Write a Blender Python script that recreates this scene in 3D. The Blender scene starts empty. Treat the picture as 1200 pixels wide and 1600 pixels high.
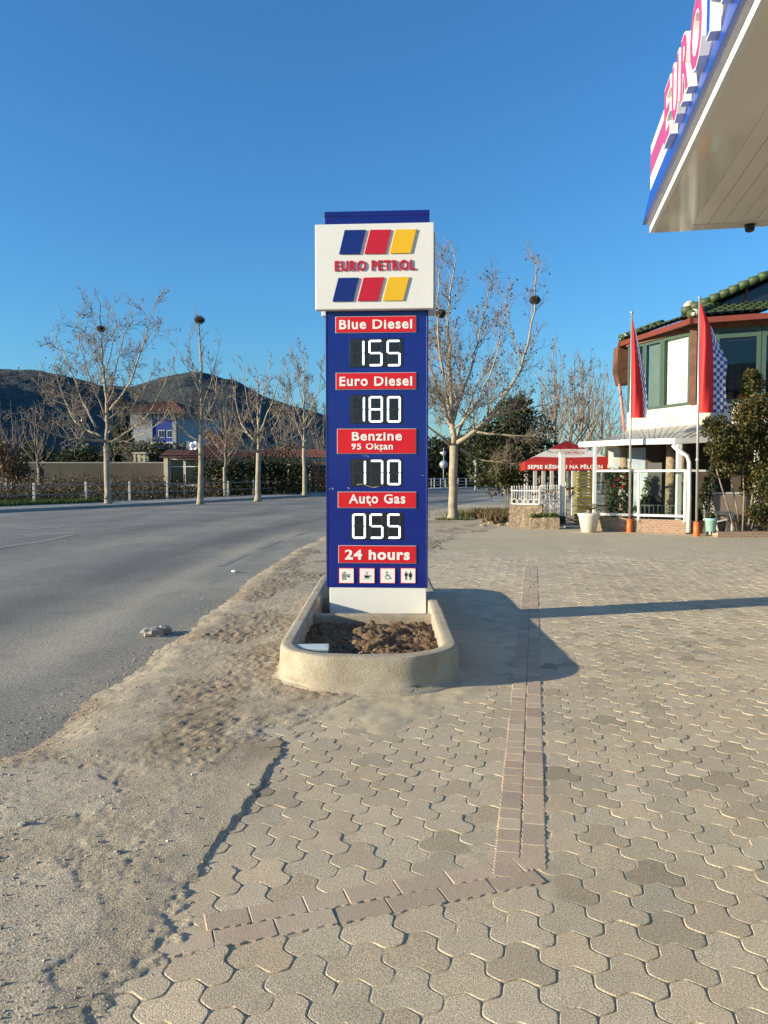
import bpy, math, random
import numpy as np
from mathutils import Matrix, Vector
C = bpy.context.scene
COL = C.collection
R = math.radians

# ------------------------------------------------------------------ camera, sky, sun, exposure
CAMH, FOC, PITCH = 1.55, 1200.0, math.atan(58 / 1200)
cd = bpy.data.cameras.new('camera'); cam = bpy.data.objects.new('camera', cd); COL.objects.link(cam)
cam.location = (0, 0, CAMH); cam.rotation_euler = (math.pi / 2 - PITCH, 0, 0)
cd.sensor_fit = 'HORIZONTAL'; cd.sensor_width = 36; cd.lens = 36 * FOC / 1200
cd.clip_start = 0.05; cd.clip_end = 12000
C.camera = cam

SUN_EL, SUN_AZ = R(13.6), math.atan2(-0.963, -0.269)      # azimuth clockwise from +Y
w = bpy.data.worlds.new("World"); C.world = w; w.use_nodes = True
wt = w.node_tree; wb = wt.nodes['Background']
sky = wt.nodes.new('ShaderNodeTexSky'); sky.sky_type = 'NISHITA'; sky.sun_disc = False
sky.sun_elevation = SUN_EL; sky.sun_rotation = SUN_AZ % (2 * math.pi)
sky.air_density = 1.3; sky.dust_density = 0.25; sky.ozone_density = 7.5; sky.altitude = 0
tint = wt.nodes.new('ShaderNodeMix'); tint.data_type = 'RGBA'; tint.blend_type = 'MULTIPLY'; tint.inputs[0].default_value = 1; tint.inputs[7].default_value = (.83, 1.02, 1.03, 1)
wt.links.new(sky.outputs[0], tint.inputs[6]); wt.links.new(tint.outputs[2], wb.inputs[0]); wb.inputs[1].default_value = 0.121
sl = bpy.data.lights.new('sun', 'SUN'); so = bpy.data.objects.new('sun', sl); COL.objects.link(so)
sl.energy = 5.0; sl.angle = R(0.5); sl.color = (1.0, 0.87, 0.62)
sdir = Vector((math.sin(SUN_AZ) * math.cos(SUN_EL), math.cos(SUN_AZ) * math.cos(SUN_EL), math.sin(SUN_EL)))
so.rotation_euler = sdir.to_track_quat('Z', 'Y').to_euler(); so.location = sdir * 60
vs = C.view_settings
C.display_settings.display_device = 'sRGB'
C.cycles.use_denoising = True; C.cycles.denoiser = 'OPENIMAGEDENOISE'; C.cycles.denoising_input_passes = 'RGB_ALBEDO_NORMAL'; C.cycles.denoising_prefilter = 'NONE'
vs.view_transform = 'Standard'; vs.look = 'None'; vs.gamma = 1; vs.exposure = 0.85; vs.use_curve_mapping = False

# ------------------------------------------------------------------ measuring: photo pixel -> point in the place
def ray(u, v):
    a = (u - 600) / FOC; b = (800 - v) / FOC
    return np.array((a, math.cos(PITCH) + b * math.sin(PITCH), -math.sin(PITCH) + b * math.cos(PITCH)))
def W(u, v, Y):
    d = ray(u, v); t = Y / d[1]
    return np.array((d[0] * t, Y, CAMH + d[2] * t))
def G(u, v, z=0.0):
    d = ray(u, v); t = (z - CAMH) / d[2]
    return np.array((d[0] * t, d[1] * t, z))

# ------------------------------------------------------------------ numpy noise
def _h(ix, iy, s):
    n = (ix.astype(np.int64) * 374761393 + iy.astype(np.int64) * 668265263 + s * 144665) & 0x7fffffff
    n = ((n ^ (n >> 13)) * 1274126177) & 0x7fffffff
    return ((n ^ (n >> 16)) & 0xffff) / 65535.0
def vnoise(x, y, s=0):
    ix = np.floor(x); iy = np.floor(y); fx = x - ix; fy = y - iy
    fx = fx * fx * (3 - 2 * fx); fy = fy * fy * (3 - 2 * fy)
    a = _h(ix, iy, s); b = _h(ix + 1, iy, s); c = _h(ix, iy + 1, s); d = _h(ix + 1, iy + 1, s)
    return (a + (b - a) * fx) * (1 - fy) + (c + (d - c) * fx) * fy
def fbm(x, y, o=4, s=0):
    r = 0; a = 0.5; t = 0
    for k in range(o):
        r = r + a * vnoise(x, y, s + k * 17); t += a; a *= 0.5; x = x * 2.03 + 7.1; y = y * 2.03 + 3.7
    return r / t
def sstep(a, b, x):
    t = np.clip((x - a) / (b - a), 0, 1); return t * t * (3 - 2 * t)
def poly_sd(px, py, poly):
    """signed distance to a polygon, positive inside"""
    P = np.asarray(poly, float); ins = np.zeros(px.shape, bool); dm = np.full(px.shape, 1e9)
    n = len(P)
    for i in range(n):
        x0, y0 = P[i]; x1, y1 = P[(i + 1) % n]
        if abs(y1 - y0) > 1e-9:
            c = ((y0 > py) != (y1 > py)) & (px < (x1 - x0) * (py - y0) / (y1 - y0) + x0); ins ^= c
        dx, dy = x1 - x0, y1 - y0
        t = np.clip(((px - x0) * dx + (py - y0) * dy) / (dx * dx + dy * dy + 1e-12), 0, 1)
        dm = np.minimum(dm, np.hypot(px - x0 - t * dx, py - y0 - t * dy))
    return np.where(ins, dm, -dm)

# ------------------------------------------------------------------ materials
MATS = {}
def mat(name, col, rough=0.7, var=0.12, scale=6.0, bump=0.0, bscale=60.0, attr=False, metal=0.0, spec=0.5,
        coat=0.0, col2=None, scale2=1.2, amt2=0.0, trans=0.0, speck=0.0, sscale=300.0, world=False, bdist=0.01):
    if name in MATS: return MATS[name]
    m = bpy.data.materials.new(name); m.use_nodes = True; nt = m.node_tree; N = nt.nodes; L = nt.links
    b = N['Principled BSDF']; b.inputs['Roughness'].default_value = rough; b.inputs['Metallic'].default_value = metal
    b.inputs['Specular IOR Level'].default_value = spec; b.inputs['Coat Weight'].default_value = coat
    tc = N.new('ShaderNodeTexCoord'); vec = tc.outputs['Object']
    if world: vec = N.new('ShaderNodeNewGeometry').outputs['Position']
    def noise(sc, det=5.0, ro=0.55):
        n = N.new('ShaderNodeTexNoise'); n.inputs['Scale'].default_value = sc; n.inputs['Detail'].default_value = det
        n.inputs['Roughness'].default_value = ro; L.new(vec, n.inputs['Vector']); return n.outputs['Fac']
    def mixc(f, a, c, mode='MIX'):
        x = N.new('ShaderNodeMix'); x.data_type = 'RGBA'; x.blend_type = mode
        if isinstance(f, float): x.inputs[0].default_value = f
        else: L.new(f, x.inputs[0])
        for q, k in ((a, 6), (c, 7)):
            if isinstance(q, tuple): x.inputs[k].default_value = (*q, 1)
            else: L.new(q, x.inputs[k])
        return x.outputs[2]
    def ramp(f, a, c):
        x = N.new('ShaderNodeMapRange'); x.inputs[1].default_value = a; x.inputs[2].default_value = c
        x.clamp = True; L.new(f, x.inputs[0]); return x.outputs[0]
    lo = tuple(c * (1 - var) for c in col); hi = tuple(min(1, c * (1 + var)) for c in col)
    out = mixc(ramp(noise(scale), 0.3, 0.7), lo, hi)
    if col2: out = mixc(ramp(noise(scale2), 0.5 - amt2 * .25, 0.75), out, col2)
    if speck:
        s = ramp(noise(sscale, 2.0), 0.35, 0.65)
        v = N.new('ShaderNodeMapRange'); v.inputs[3].default_value = 1 - speck; v.inputs[4].default_value = 1 + speck
        L.new(s, v.inputs[0])
        cc = N.new('ShaderNodeCombineColor')
        for k in range(3): L.new(v.outputs[0], cc.inputs[k])
        out = mixc(1.0, out, cc.outputs[0], 'MULTIPLY')
    if attr:
        at = N.new('ShaderNodeAttribute'); at.attribute_name = 'Col'
        out = mixc(1.0, out, at.outputs['Color'], 'MULTIPLY')
    L.new(out, b.inputs['Base Color'])
    if bump:
        bn = N.new('ShaderNodeBump'); bn.inputs['Strength'].default_value = bump; bn.inputs['Distance'].default_value = bdist
        L.new(noise(bscale, 4.0, 0.6), bn.inputs['Height']); L.new(bn.outputs[0], b.inputs['Normal'])
    if trans:
        t = N.new('ShaderNodeBsdfTranslucent'); L.new(out, t.inputs[0])
        mx = N.new('ShaderNodeMixShader'); mx.inputs[0].default_value = trans
        L.new(b.outputs[0], mx.inputs[1]); L.new(t.outputs[0], mx.inputs[2]); L.new(mx.outputs[0], N['Material Output'].inputs[0])
    MATS[name] = m
    return m
def emat(name, col, strength):
    m = bpy.data.materials.new(name); m.use_nodes = True; b = m.node_tree.nodes['Principled BSDF']
    b.inputs['Base Color'].default_value = (*col, 1); b.inputs['Emission Color'].default_value = (*col, 1)
    b.inputs['Emission Strength'].default_value = strength; MATS[name] = m; return m
def glassmat(name, tint=(0.8, 0.88, 0.88), refl=0.12, rough=0.02):
    """thin pane: see-through with a fresnel reflection"""
    m = bpy.data.materials.new(name); m.use_nodes = True; nt = m.node_tree; N = nt.nodes; L = nt.links
    t = N.new('ShaderNodeBsdfTransparent'); t.inputs[0].default_value = (*tint, 1)
    g = N.new('ShaderNodeBsdfGlossy'); g.inputs['Roughness'].default_value = rough
    f = N.new('ShaderNodeFresnel'); f.inputs[0].default_value = 1.5
    a = N.new('ShaderNodeMath'); a.operation = 'ADD'; a.inputs[1].default_value = refl; a.use_clamp = True
    L.new(f.outputs[0], a.inputs[0])
    geo = N.new('ShaderNodeNewGeometry'); inv = N.new('ShaderNodeMath'); inv.operation = 'SUBTRACT'; inv.inputs[0].default_value = 1; L.new(geo.outputs['Backfacing'], inv.inputs[1])
    ml = N.new('ShaderNodeMath'); ml.operation = 'MULTIPLY'; L.new(a.outputs[0], ml.inputs[0]); L.new(inv.outputs[0], ml.inputs[1])
    mx = N.new('ShaderNodeMixShader'); L.new(ml.outputs[0], mx.inputs[0]); L.new(t.outputs[0], mx.inputs[1]); L.new(g.outputs[0], mx.inputs[2])
    L.new(mx.outputs[0], N['Material Output'].inputs[0]); MATS[name] = m; return m

# ------------------------------------------------------------------ mesh builder
ROOTM = {}
class MB:
    def __init__(s): s.v = []; s.f = []; s.c = []; s.mi = []; s.n = 0; s.smooth = []
    def add(s, v, f, col=None, mi=0, smooth=False):
        v = np.asarray(v, float).reshape(-1, 3)
        s.v.append(v); k = s.n
        s.f += [tuple(int(i) + k for i in q) for q in f]
        s.mi += [mi] * len(f); s.smooth += [smooth] * len(f)
        s.c.append(np.tile(np.array(col if col is not None else (1, 1, 1), float).reshape(-1, 3), (len(v), 1)) if col is None or np.ndim(col) == 1 else np.asarray(col, float))
        s.n += len(v); return s
    def hexa(s, P, col=None, mi=0):          # 8 corners: bottom 4 ccw, top 4 ccw
        return s.add(P, [(3, 2, 1, 0), (4, 5, 6, 7), (0, 1, 5, 4), (1, 2, 6, 5), (2, 3, 7, 6), (3, 0, 4, 7)], col, mi)
    def box(s, a, b, M=None, col=None, mi=0):
        x0, y0, z0 = a; x1, y1, z1 = b
        P = np.array([(x0, y0, z0), (x1, y0, z0), (x1, y1, z0), (x0, y1, z0), (x0, y0, z1), (x1, y0, z1), (x1, y1, z1), (x0, y1, z1)])
        if M is not None: P = xf(M, P)
        return s.hexa(P, col, mi)
    def bbox(s, a, b, r=0.01, M=None, col=None, mi=0):
        """box with chamfered edges"""
        a = np.array(a, float); b = np.array(b, float); c = (a + b) / 2; h = (b - a) / 2; r = min(r, *(h * .49))
        V = []; idx = {}
        for sx in (-1, 1):
            for sy in (-1, 1):
                for sz in (-1, 1):
                    S = np.array((sx, sy, sz))
                    for ax in range(3):
                        q = h - r; q[ax] = h[ax]; idx[(sx, sy, sz, ax)] = len(V); V.append(c + S * q)
        F = []
        for ax in range(3):
            o = [k for k in range(3) if k != ax]
            for sg in (-1, 1):
                q = []
                for (p0, p1) in ((-1, -1), (1, -1), (1, 1), (-1, 1)):
                    k = [0, 0, 0]; k[ax] = sg; k[o[0]] = p0; k[o[1]] = p1; q.append(idx[(*k, ax)])
                F.append(q if (sg > 0) == (ax != 1) else q[::-1])
        for ax in range(3):
            o = [k for k in range(3) if k != ax]
            for p0 in (-1, 1):
                for p1 in (-1, 1):
                    k0 = [0, 0, 0]; k0[o[0]] = p0; k0[o[1]] = p1; k1 = list(k0); k0[ax] = -1; k1[ax] = 1
                    F.append((idx[(*k0, o[0])], idx[(*k0, o[1])], idx[(*k1, o[1])], idx[(*k1, o[0])]))
        for sx in (-1, 1):
            for sy in (-1, 1):
                for sz in (-1, 1): F.append([idx[(sx, sy, sz, k)] for k in range(3)])
        V = np.array(V)
        if M is not None: V = xf(M, V)
        return s.add(V, F, col, mi)
    def bar(s, p, q, wx, wz=None, up=(0, 0, 1), col=None, mi=0):
        wz = wz or wx; p = np.array(p, float); q = np.array(q, float); d = q - p; d /= np.linalg.norm(d)
        u = np.array(up, float)
        if abs(d @ u) > .95: u = np.array((0, 1.0, 0))
        x = np.cross(d, u); x /= np.linalg.norm(x); z = np.cross(x, d)
        P = [c + x * sx * wx / 2 + z * sz * wz / 2 for c in (p, q) for sx, sz in ((-1, -1), (1, -1), (1, 1), (-1, 1))]
        return s.hexa(np.array(P), col, mi)
    def tube(s, pts, rad, n=6, col=None, mi=0, caps=True, smooth=True):
        pts = np.asarray(pts, float); m = len(pts); rad = np.broadcast_to(rad, (m,))
        t = np.gradient(pts, axis=0); t /= np.linalg.norm(t, axis=1)[:, None] + 1e-12
        a = np.array((0.31, 0.2, 0.93)) if abs(t[0][2]) < .9 else np.array((0.95, 0.3, 0.05))
        x = np.cross(t, a); x /= np.linalg.norm(x, axis=1)[:, None] + 1e-12; y = np.cross(t, x)
        th = np.arange(n) * 2 * math.pi / n
        ring = pts[:, None, :] + rad[:, None, None] * (np.cos(th)[None, :, None] * x[:, None, :] + np.sin(th)[None, :, None] * y[:, None, :])
        F = [(i * n + j, i * n + (j + 1) % n, (i + 1) * n + (j + 1) % n, (i + 1) * n + j) for i in range(m - 1) for j in range(n)]
        if caps: F += [tuple(range(n))[::-1], tuple((m - 1) * n + j for j in range(n))]
        return s.add(ring.reshape(-1, 3), F, col, mi, smooth)
    def lathe(s, prof, c=(0, 0, 0), n=20, col=None, mi=0, smooth=True):
        th = np.arange(n) * 2 * math.pi / n; V = []
        for r, z in prof: V += [(c[0] + r * math.cos(t), c[1] + r * math.sin(t), c[2] + z) for t in th]
        m = len(prof)
        F = [(i * n + j, i * n + (j + 1) % n, (i + 1) * n + (j + 1) % n, (i + 1) * n + j) for i in range(m - 1) for j in range(n)]
        F += [tuple(range(n))[::-1], tuple((m - 1) * n + j for j in range(n))]
        return s.add(V, F, col, mi, smooth)
    def prism(s, poly, d, M=None, col=None, mi=0):
        """polygon of 3-D points pushed along d"""
        P = np.asarray(poly, float); n = len(P); Q = P + np.asarray(d, float)
        V = np.vstack([P, Q])
        if M is not None: V = xf(M, V)
        F = [tuple(range(n))[::-1], tuple(range(n, 2 * n))] + [(i, (i + 1) % n, n + (i + 1) % n, n + i) for i in range(n)]
        return s.add(V, F, col, mi)
    def blob(s, c, r, seed=0, amp=0.25, n=8, m=6, col=None, mi=0, smooth=True, fq=1.3):
        rg = np.random.default_rng(seed); ph = rg.random(3) * 50; V = []
        r = np.broadcast_to(np.asarray(r, float), (3,))
        for i in range(m + 1):
            t = math.pi * i / m
            for j in range(n):
                p = 2 * math.pi * j / n
                d = np.array((math.sin(t) * math.cos(p), math.sin(t) * math.sin(p), math.cos(t)))
                k = 1 + amp * (2 * float(vnoise(np.array(d[0] * fq + d[2] * fq + ph[0]), np.array(d[1] * fq + d[2] * .8 * fq + ph[1]), seed)) - 1)
                V.append(np.array(c) + d * r * k)
        F = [(i * n + j, (i + 1) * n + j, (i + 1) * n + (j + 1) % n, i * n + (j + 1) % n) for i in range(m) for j in range(n)]
        return s.add(V, F, col, mi, smooth)
    def build(s, name, mats, parent=None):
        V = np.vstack(s.v) if s.v else np.zeros((0, 3)); Cc = np.vstack(s.c) if s.c else np.zeros((0, 3))
        return meshobj(name, V, s.f, mats, parent, Cc, np.array(s.mi, int), s.smooth)
def xf(M, P):
    M = np.array(M); return np.asarray(P) @ M[:3, :3].T + M[:3, 3]
def meshobj(name, V, F, mats, parent=None, Cc=None, mi=None, smooth=None):
    if parent is not None:
        Mi = np.array(ROOTM[parent.name].inverted()); V = xf(Mi, V)
    me = bpy.data.meshes.new(name); nv = len(V); nf = len(F)
    me.vertices.add(nv); me.vertices.foreach_set('co', np.ascontiguousarray(V, np.float32).ravel())
    if isinstance(F, np.ndarray): ln = np.full(nf, F.shape[1], np.int32); lp = F.astype(np.int32).ravel()
    else:
        ln = np.fromiter((len(q) for q in F), np.int32, nf); lp = np.fromiter((i for q in F for i in q), np.int32, int(ln.sum()))
    me.loops.add(len(lp)); me.loops.foreach_set('vertex_index', lp)
    me.polygons.add(nf); st = np.zeros(nf, np.int32); st[1:] = np.cumsum(ln)[:-1]
    me.polygons.foreach_set('loop_start', st)
    if smooth is not None: me.polygons.foreach_set('use_smooth', np.broadcast_to(np.asarray(smooth, bool), (nf,)).copy())
    if mi is not None and len(mi): me.polygons.foreach_set('material_index', np.asarray(mi, np.int32))
    if Cc is not None and len(Cc):
        a = me.attributes.new('Col', 'FLOAT_COLOR', 'POINT')
        a.data.foreach_set('color', np.hstack([Cc, np.ones((nv, 1))]).astype(np.float32).ravel())
    for m in (mats if isinstance(mats, (list, tuple)) else [mats]): me.materials.append(m)
    me.update(calc_edges=True); me.validate()
    o = bpy.data.objects.new(name, me); COL.objects.link(o)
    if parent is not None: o.parent = parent; ROOTM[o.name] = ROOTM[parent.name]
    else: ROOTM[o.name] = Matrix.Identity(4)
    return o
def tag(o, label=None, cat=None, group=None, kind=None):
    if label: o['label'] = label
    if cat: o['category'] = cat
    if group: o['group'] = group
    if kind: o['kind'] = kind
    return o
def thing(name, label, cat, loc=(0, 0, 0), rz=0.0, group=None):
    o = bpy.data.objects.new(name, None); COL.objects.link(o); o.empty_display_size = .1
    o.location = tuple(loc); o.rotation_euler = (0, 0, rz)
    ROOTM[o.name] = Matrix.Translation(Vector(tuple(loc))) @ Matrix.Rotation(rz, 4, 'Z')
    return tag(o, label, cat, group)
def copy_tree(o, parent=None):
    c = o.copy(); COL.objects.link(c)
    if parent is not None: c.parent = parent
    for ch in [q for q in bpy.data.objects if q.parent == o]: copy_tree(ch, c)
    return c
def sheet(name, X, Y, Z, mats, Cc=None, parent=None, smooth=True):
    """grid surface from 2-D arrays"""
    r, c = X.shape; V = np.stack([X, Y, Z], -1).reshape(-1, 3)
    i = np.arange(r * c).reshape(r, c)
    F = np.stack([i[:-1, :-1], i[:-1, 1:], i[1:, 1:], i[1:, :-1]], -1).reshape(-1, 4)
    return meshobj(name, V, F, mats, parent, None if Cc is None else Cc.reshape(-1, 3), None, smooth)

def text_mesh(body, M, x0, x1, zb, cap, depth=0.002, off=0.02, spacing=1.06, xh=0):
    """lettering as mesh verts (world), lying on local plane y=0 (front towards -y) of matrix M, base line zb, cap height cap, from x0 to x1"""
    cu = bpy.data.curves.new('lettering', 'FONT'); cu.body = body; cu.size = 1; cu.offset = off; cu.extrude = 0.02; cu.space_character = spacing
    cu.resolution_u = 3
    ob = bpy.data.objects.new('lettering', cu); COL.objects.link(ob)
    dg = bpy.context.evaluated_depsgraph_get(); dg.update()
    me = ob.evaluated_get(dg).to_mesh()
    V = np.array([v.co[:] for v in me.vertices]); F = [tuple(p.vertices) for p in me.polygons]
    ob.evaluated_get(dg).to_mesh_clear(); bpy.data.objects.remove(ob); bpy.data.curves.remove(cu)
    capf = 0.70 + 2 * off
    if xh:
        y = V[:, 1]; V[:, 1] = np.where(y <= .0, y, np.interp(y, [0, .46 + off, .70 + off, .80], [0, .46 * xh + off, .70 + off, .78]))
    lo, hi = V[:, 0].min(), V[:, 0].max()
    sx = (x1 - x0) / (hi - lo)
    P = np.stack([(V[:, 0] - lo) * sx + x0, -(V[:, 2] + 0.02) / 0.04 * depth, (V[:, 1] + off) / capf * cap + zb], 1)
    return xf(M, P), F

# ------------------------------------------------------------------ ground, road, paving
rng = np.random.default_rng(4)
A_ST = math.atan2(235, FOC / math.cos(PITCH))            # direction of the station paving and canopy
DV = np.array((math.sin(A_ST), math.cos(A_ST), 0)); WV = np.array((DV[1], -DV[0], 0))
NEAR = np.array([(-2.15, -30), (-2.15, 4), (-2.12, 9), (-2.1, 13), (-1.9, 17), (-1.35, 21.5), (0.2, 28), (2.9, 37.5), (8.0, 53), (20, 80), (36, 112), (70, 172)])
FAR = np.array([(-60, -34), (-44, -9), (-33, 8), (-24, 20), (-16, 32), (-12, 39.5), (-8, 49), (-4, 59.5), (1, 71), (7, 83), (16, 100), (30, 125), (60, 170), (110, 250)])

m_ground = mat('dry_earth', (.17, .15, .09), .95, .3, .35, bump=.6, bscale=9, col2=(.10, .12, .05), scale2=.12, amt2=1, world=True)
gx, gy = np.meshgrid(np.concatenate([np.linspace(-3000, -80, 14), np.linspace(-70, 110, 60), np.linspace(130, 3000, 14)]),
                     np.concatenate([np.linspace(-400, -20, 6), np.linspace(-10, 200, 80), np.linspace(230, 4000, 16)]))
gz = -0.16 + 0.10 * fbm(gx * .2, gy * .2, 3, 9)
# the field behind the far pavement rises a little above the road
fx = np.interp(gy, FAR[:, 1], FAR[:, 0])
gz = gz + 0.18 * sstep(3.0, 7.0, fx - gx)
tag(sheet('ground', gx, gy, gz, m_ground), kind='structure')

m_asph = bpy.data.materials.new('aged_asphalt')
def asphalt(m):
    m.use_nodes = True; nt = m.node_tree; N = nt.nodes; L = nt.links; b = N['Principled BSDF']
    geo = N.new('ShaderNodeNewGeometry')
    mp = N.new('ShaderNodeMapping'); mp.inputs['Scale'].default_value = (1.0, .05, 1); L.new(geo.outputs['Position'], mp.inputs[0])
    def nz(vec, sc, det=4, ro=.55):
        n = N.new('ShaderNodeTexNoise'); n.inputs['Scale'].default_value = sc; n.inputs['Detail'].default_value = det; n.inputs['Roughness'].default_value = ro
        L.new(vec, n.inputs['Vector']); return n.outputs['Fac']
    def mr(f, a, c, o0=0., o1=1.):
        x = N.new('ShaderNodeMapRange'); x.inputs[1].default_value = a; x.inputs[2].default_value = c; x.inputs[3].default_value = o0; x.inputs[4].default_value = o1
        L.new(f, x.inputs[0]); return x.outputs[0]
    def mx(f, a, c, mode='MIX'):
        x = N.new('ShaderNodeMix'); x.data_type = 'RGBA'; x.blend_type = mode
        if isinstance(f, float): x.inputs[0].default_value = f
        else: L.new(f, x.inputs[0])
        for q, k in ((a, 6), (c, 7)):
            if isinstance(q, tuple): x.inputs[k].default_value = (*q, 1)
            else: L.new(q, x.inputs[k])
        return x.outputs[2]
    c = mx(mr(nz(mp.outputs[0], .8, 3), .35, .65), (.172, .164, .144), (.235, .222, .192))
    c = mx(mr(nz(geo.outputs['Position'], .35, 5), .45, .75), c, (.29, .265, .215))
    c = mx(mr(nz(geo.outputs['Position'], 2.6, 5, .7), .55, .8, 0, .5), c, (.10, .10, .10))
    g1 = mr(nz(geo.outputs['Position'], 34, 3, .7), .3, .7, .66, 1.34); g2 = mr(nz(geo.outputs['Position'], 130, 2), .3, .7, .6, 1.4)
    mm = N.new('ShaderNodeMath'); mm.operation = 'MULTIPLY'; L.new(g1, mm.inputs[0]); L.new(g2, mm.inputs[1]); s = mm.outputs[0]
    cc = N.new('ShaderNodeCombineColor')
    for k in range(3): L.new(s, cc.inputs[k])
    c = mx(1.0, c, cc.outputs[0], 'MULTIPLY')
    at = N.new('ShaderNodeAttribute'); at.attribute_name = 'Col'; c = mx(1.0, c, at.outputs['Color'], 'MULTIPLY')
    L.new(c, b.inputs['Base Color']); b.inputs['Roughness'].default_value = .85; b.inputs['Specular IOR Level'].default_value = .3
    bn = N.new('ShaderNodeBump'); bn.inputs['Strength'].default_value = .8; bn.inputs['Distance'].default_value = .006
    L.new(nz(geo.outputs['Position'], 55, 5, .7), bn.inputs['Height']); L.new(bn.outputs[0], b.inputs['Normal'])
asphalt(m_asph)
ry = np.concatenate([np.linspace(-30, 0, 8), np.linspace(1, 60, 200), np.linspace(63, 170, 40)])
near_x = np.interp(ry, NEAR[:, 1], NEAR[:, 0]); far_x = np.interp(ry, FAR[:, 1], FAR[:, 0])
tt = np.r_[np.linspace(0, .7, 40), np.linspace(.71, 1, 60)]
rX = far_x[:, None] + (near_x + .55 - far_x)[:, None] * tt[None]; rY = np.repeat(ry[:, None], 100, 1)
rd = near_x[:, None] - rX; rn = fbm(rX * .9, rY * .25, 4, 33); rn2 = fbm(rX * 3.2, rY * 1.1, 4, 34)
dust = np.clip(.9 * np.exp(-((rd - 1.0) / .38) ** 2) * sstep(.3, .6, rn) + .5 * np.exp(-((rd - 4.3) / .8) ** 2) * rn + .55 * np.exp(-np.maximum(rd, 0) / .5) * rn2 * 1.6, 0, 1)[..., None]
dark = (.25 * np.exp(-((rd - 2.3) / .5) ** 2) + .2 * np.exp(-((rd - 6.0) / .7) ** 2))[..., None]
rC = (1 + dust * np.array((.62, .54, .36))) * (1 - dark) * (.92 + .2 * rn2[..., None])
tag(sheet('road', rX, rY, np.full(rX.shape, -.030), m_asph, rC), kind='structure')

# worn road paint
m_paint = bpy.data.materials.new('worn_road_paint')
def paint(m, lo=.42, hi=.58):
    m.use_nodes = True; nt = m.node_tree; N = nt.nodes; L = nt.links; b = N['Principled BSDF']
    geo = N.new('ShaderNodeNewGeometry'); n = N.new('ShaderNodeTexNoise'); n.inputs['Scale'].default_value = 7; n.inputs['Detail'].default_value = 8; n.inputs['Roughness'].default_value = .75
    L.new(geo.outputs['Position'], n.inputs['Vector'])
    r = N.new('ShaderNodeMapRange'); r.inputs[1].default_value = lo; r.inputs[2].default_value = hi; L.new(n.outputs['Fac'], r.inputs[0])
    x = N.new('ShaderNodeMix'); x.data_type = 'RGBA'; L.new(r.outputs[0], x.inputs[0]); x.inputs[6].default_value = (.20, .19, .165, 1); x.inputs[7].default_value = (.30, .285, .25, 1)
    L.new(x.outputs[2], b.inputs['Base Color']); b.inputs['Roughness'].default_value = .8
paint(m_paint)
def stripe(b, pts, wd, z=-.026):
    pts = np.array(pts, float)[:, :2]; t = np.gradient(pts, axis=0); t /= np.linalg.norm(t, axis=1)[:, None]
    n = np.stack([-t[:, 1], t[:, 0]], 1) * wd / 2
    V = np.vstack([np.c_[pts + n, np.full(len(pts), z)], np.c_[pts - n, np.full(len(pts), z)]]); k = len(pts)
    b.add(V, [(k + i, k + i + 1, i + 1, i) for i in range(k - 1)])
rm = MB()
def dense(p, n=12):
    p = np.array(p, float); s = np.r_[0, np.cumsum(np.linalg.norm(np.diff(p, axis=0), axis=1))]; q = np.linspace(0, s[-1], n)
    return np.stack([np.interp(q, s, p[:, k]) for k in range(2)], 1)
for a, b_ in ((13.2, 15.2), (16.4, 18.4), (19.6, 21.6), (22.8, 24.8)):
    stripe(rm, [(np.interp(a, NEAR[:, 1], NEAR[:, 0]) - .75, a), (np.interp(b_, NEAR[:, 1], NEAR[:, 0]) - .75, b_)], .12)
gA = [G(0, 838)[:2], G(117, 832)[:2], G(260, 812)[:2], G(400, 799)[:2], G(507, 791)[:2], G(700, 777)[:2]]
gB = [G(-80, 818)[:2], G(60, 815)[:2], G(200, 813)[:2], G(262, 811)[:2]]
stripe(rm, dense(gA, 30), .22); stripe(rm, dense(gB, 12), .22)
stripe(rm, dense([G(-120, 872)[:2], G(0, 853)[:2], G(60, 845)[:2], G(117, 833)[:2]], 12), .22)
for (u0, v0, u1, v1) in ((-60, 846, 60, 836), (-60, 834, 110, 826), (0, 827, 160, 819)):
    stripe(rm, [G(u0, v0)[:2], G(u1, v1)[:2]], .3)
tag(rm.build('road_markings', m_paint), kind='structure')

# far pavement with kerb
m_conc = mat('pavement_concrete', (.30, .28, .25), .9, .15, 1.5, bump=.4, bscale=30, world=True)
fpts = dense(FAR, 90); ft = np.gradient(fpts, axis=0); ft /= np.linalg.norm(ft, axis=1)[:, None]; fn = np.stack([-ft[:, 1], ft[:, 0]], 1)
pv = MB(); K = len(fpts); V = []
for off, z in ((0, -.04), (.02, .10), (.16, .105), (3.0, .12), (3.02, -.1)): V.append(np.c_[fpts + fn * off, np.full(K, z)])
pv.add(np.vstack(V), [(j * K + i, j * K + i + 1, (j + 1) * K + i + 1, (j + 1) * K + i) for j in range(4) for i in range(K - 1)])
tag(pv.build('pavement', m_conc), kind='structure')

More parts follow.
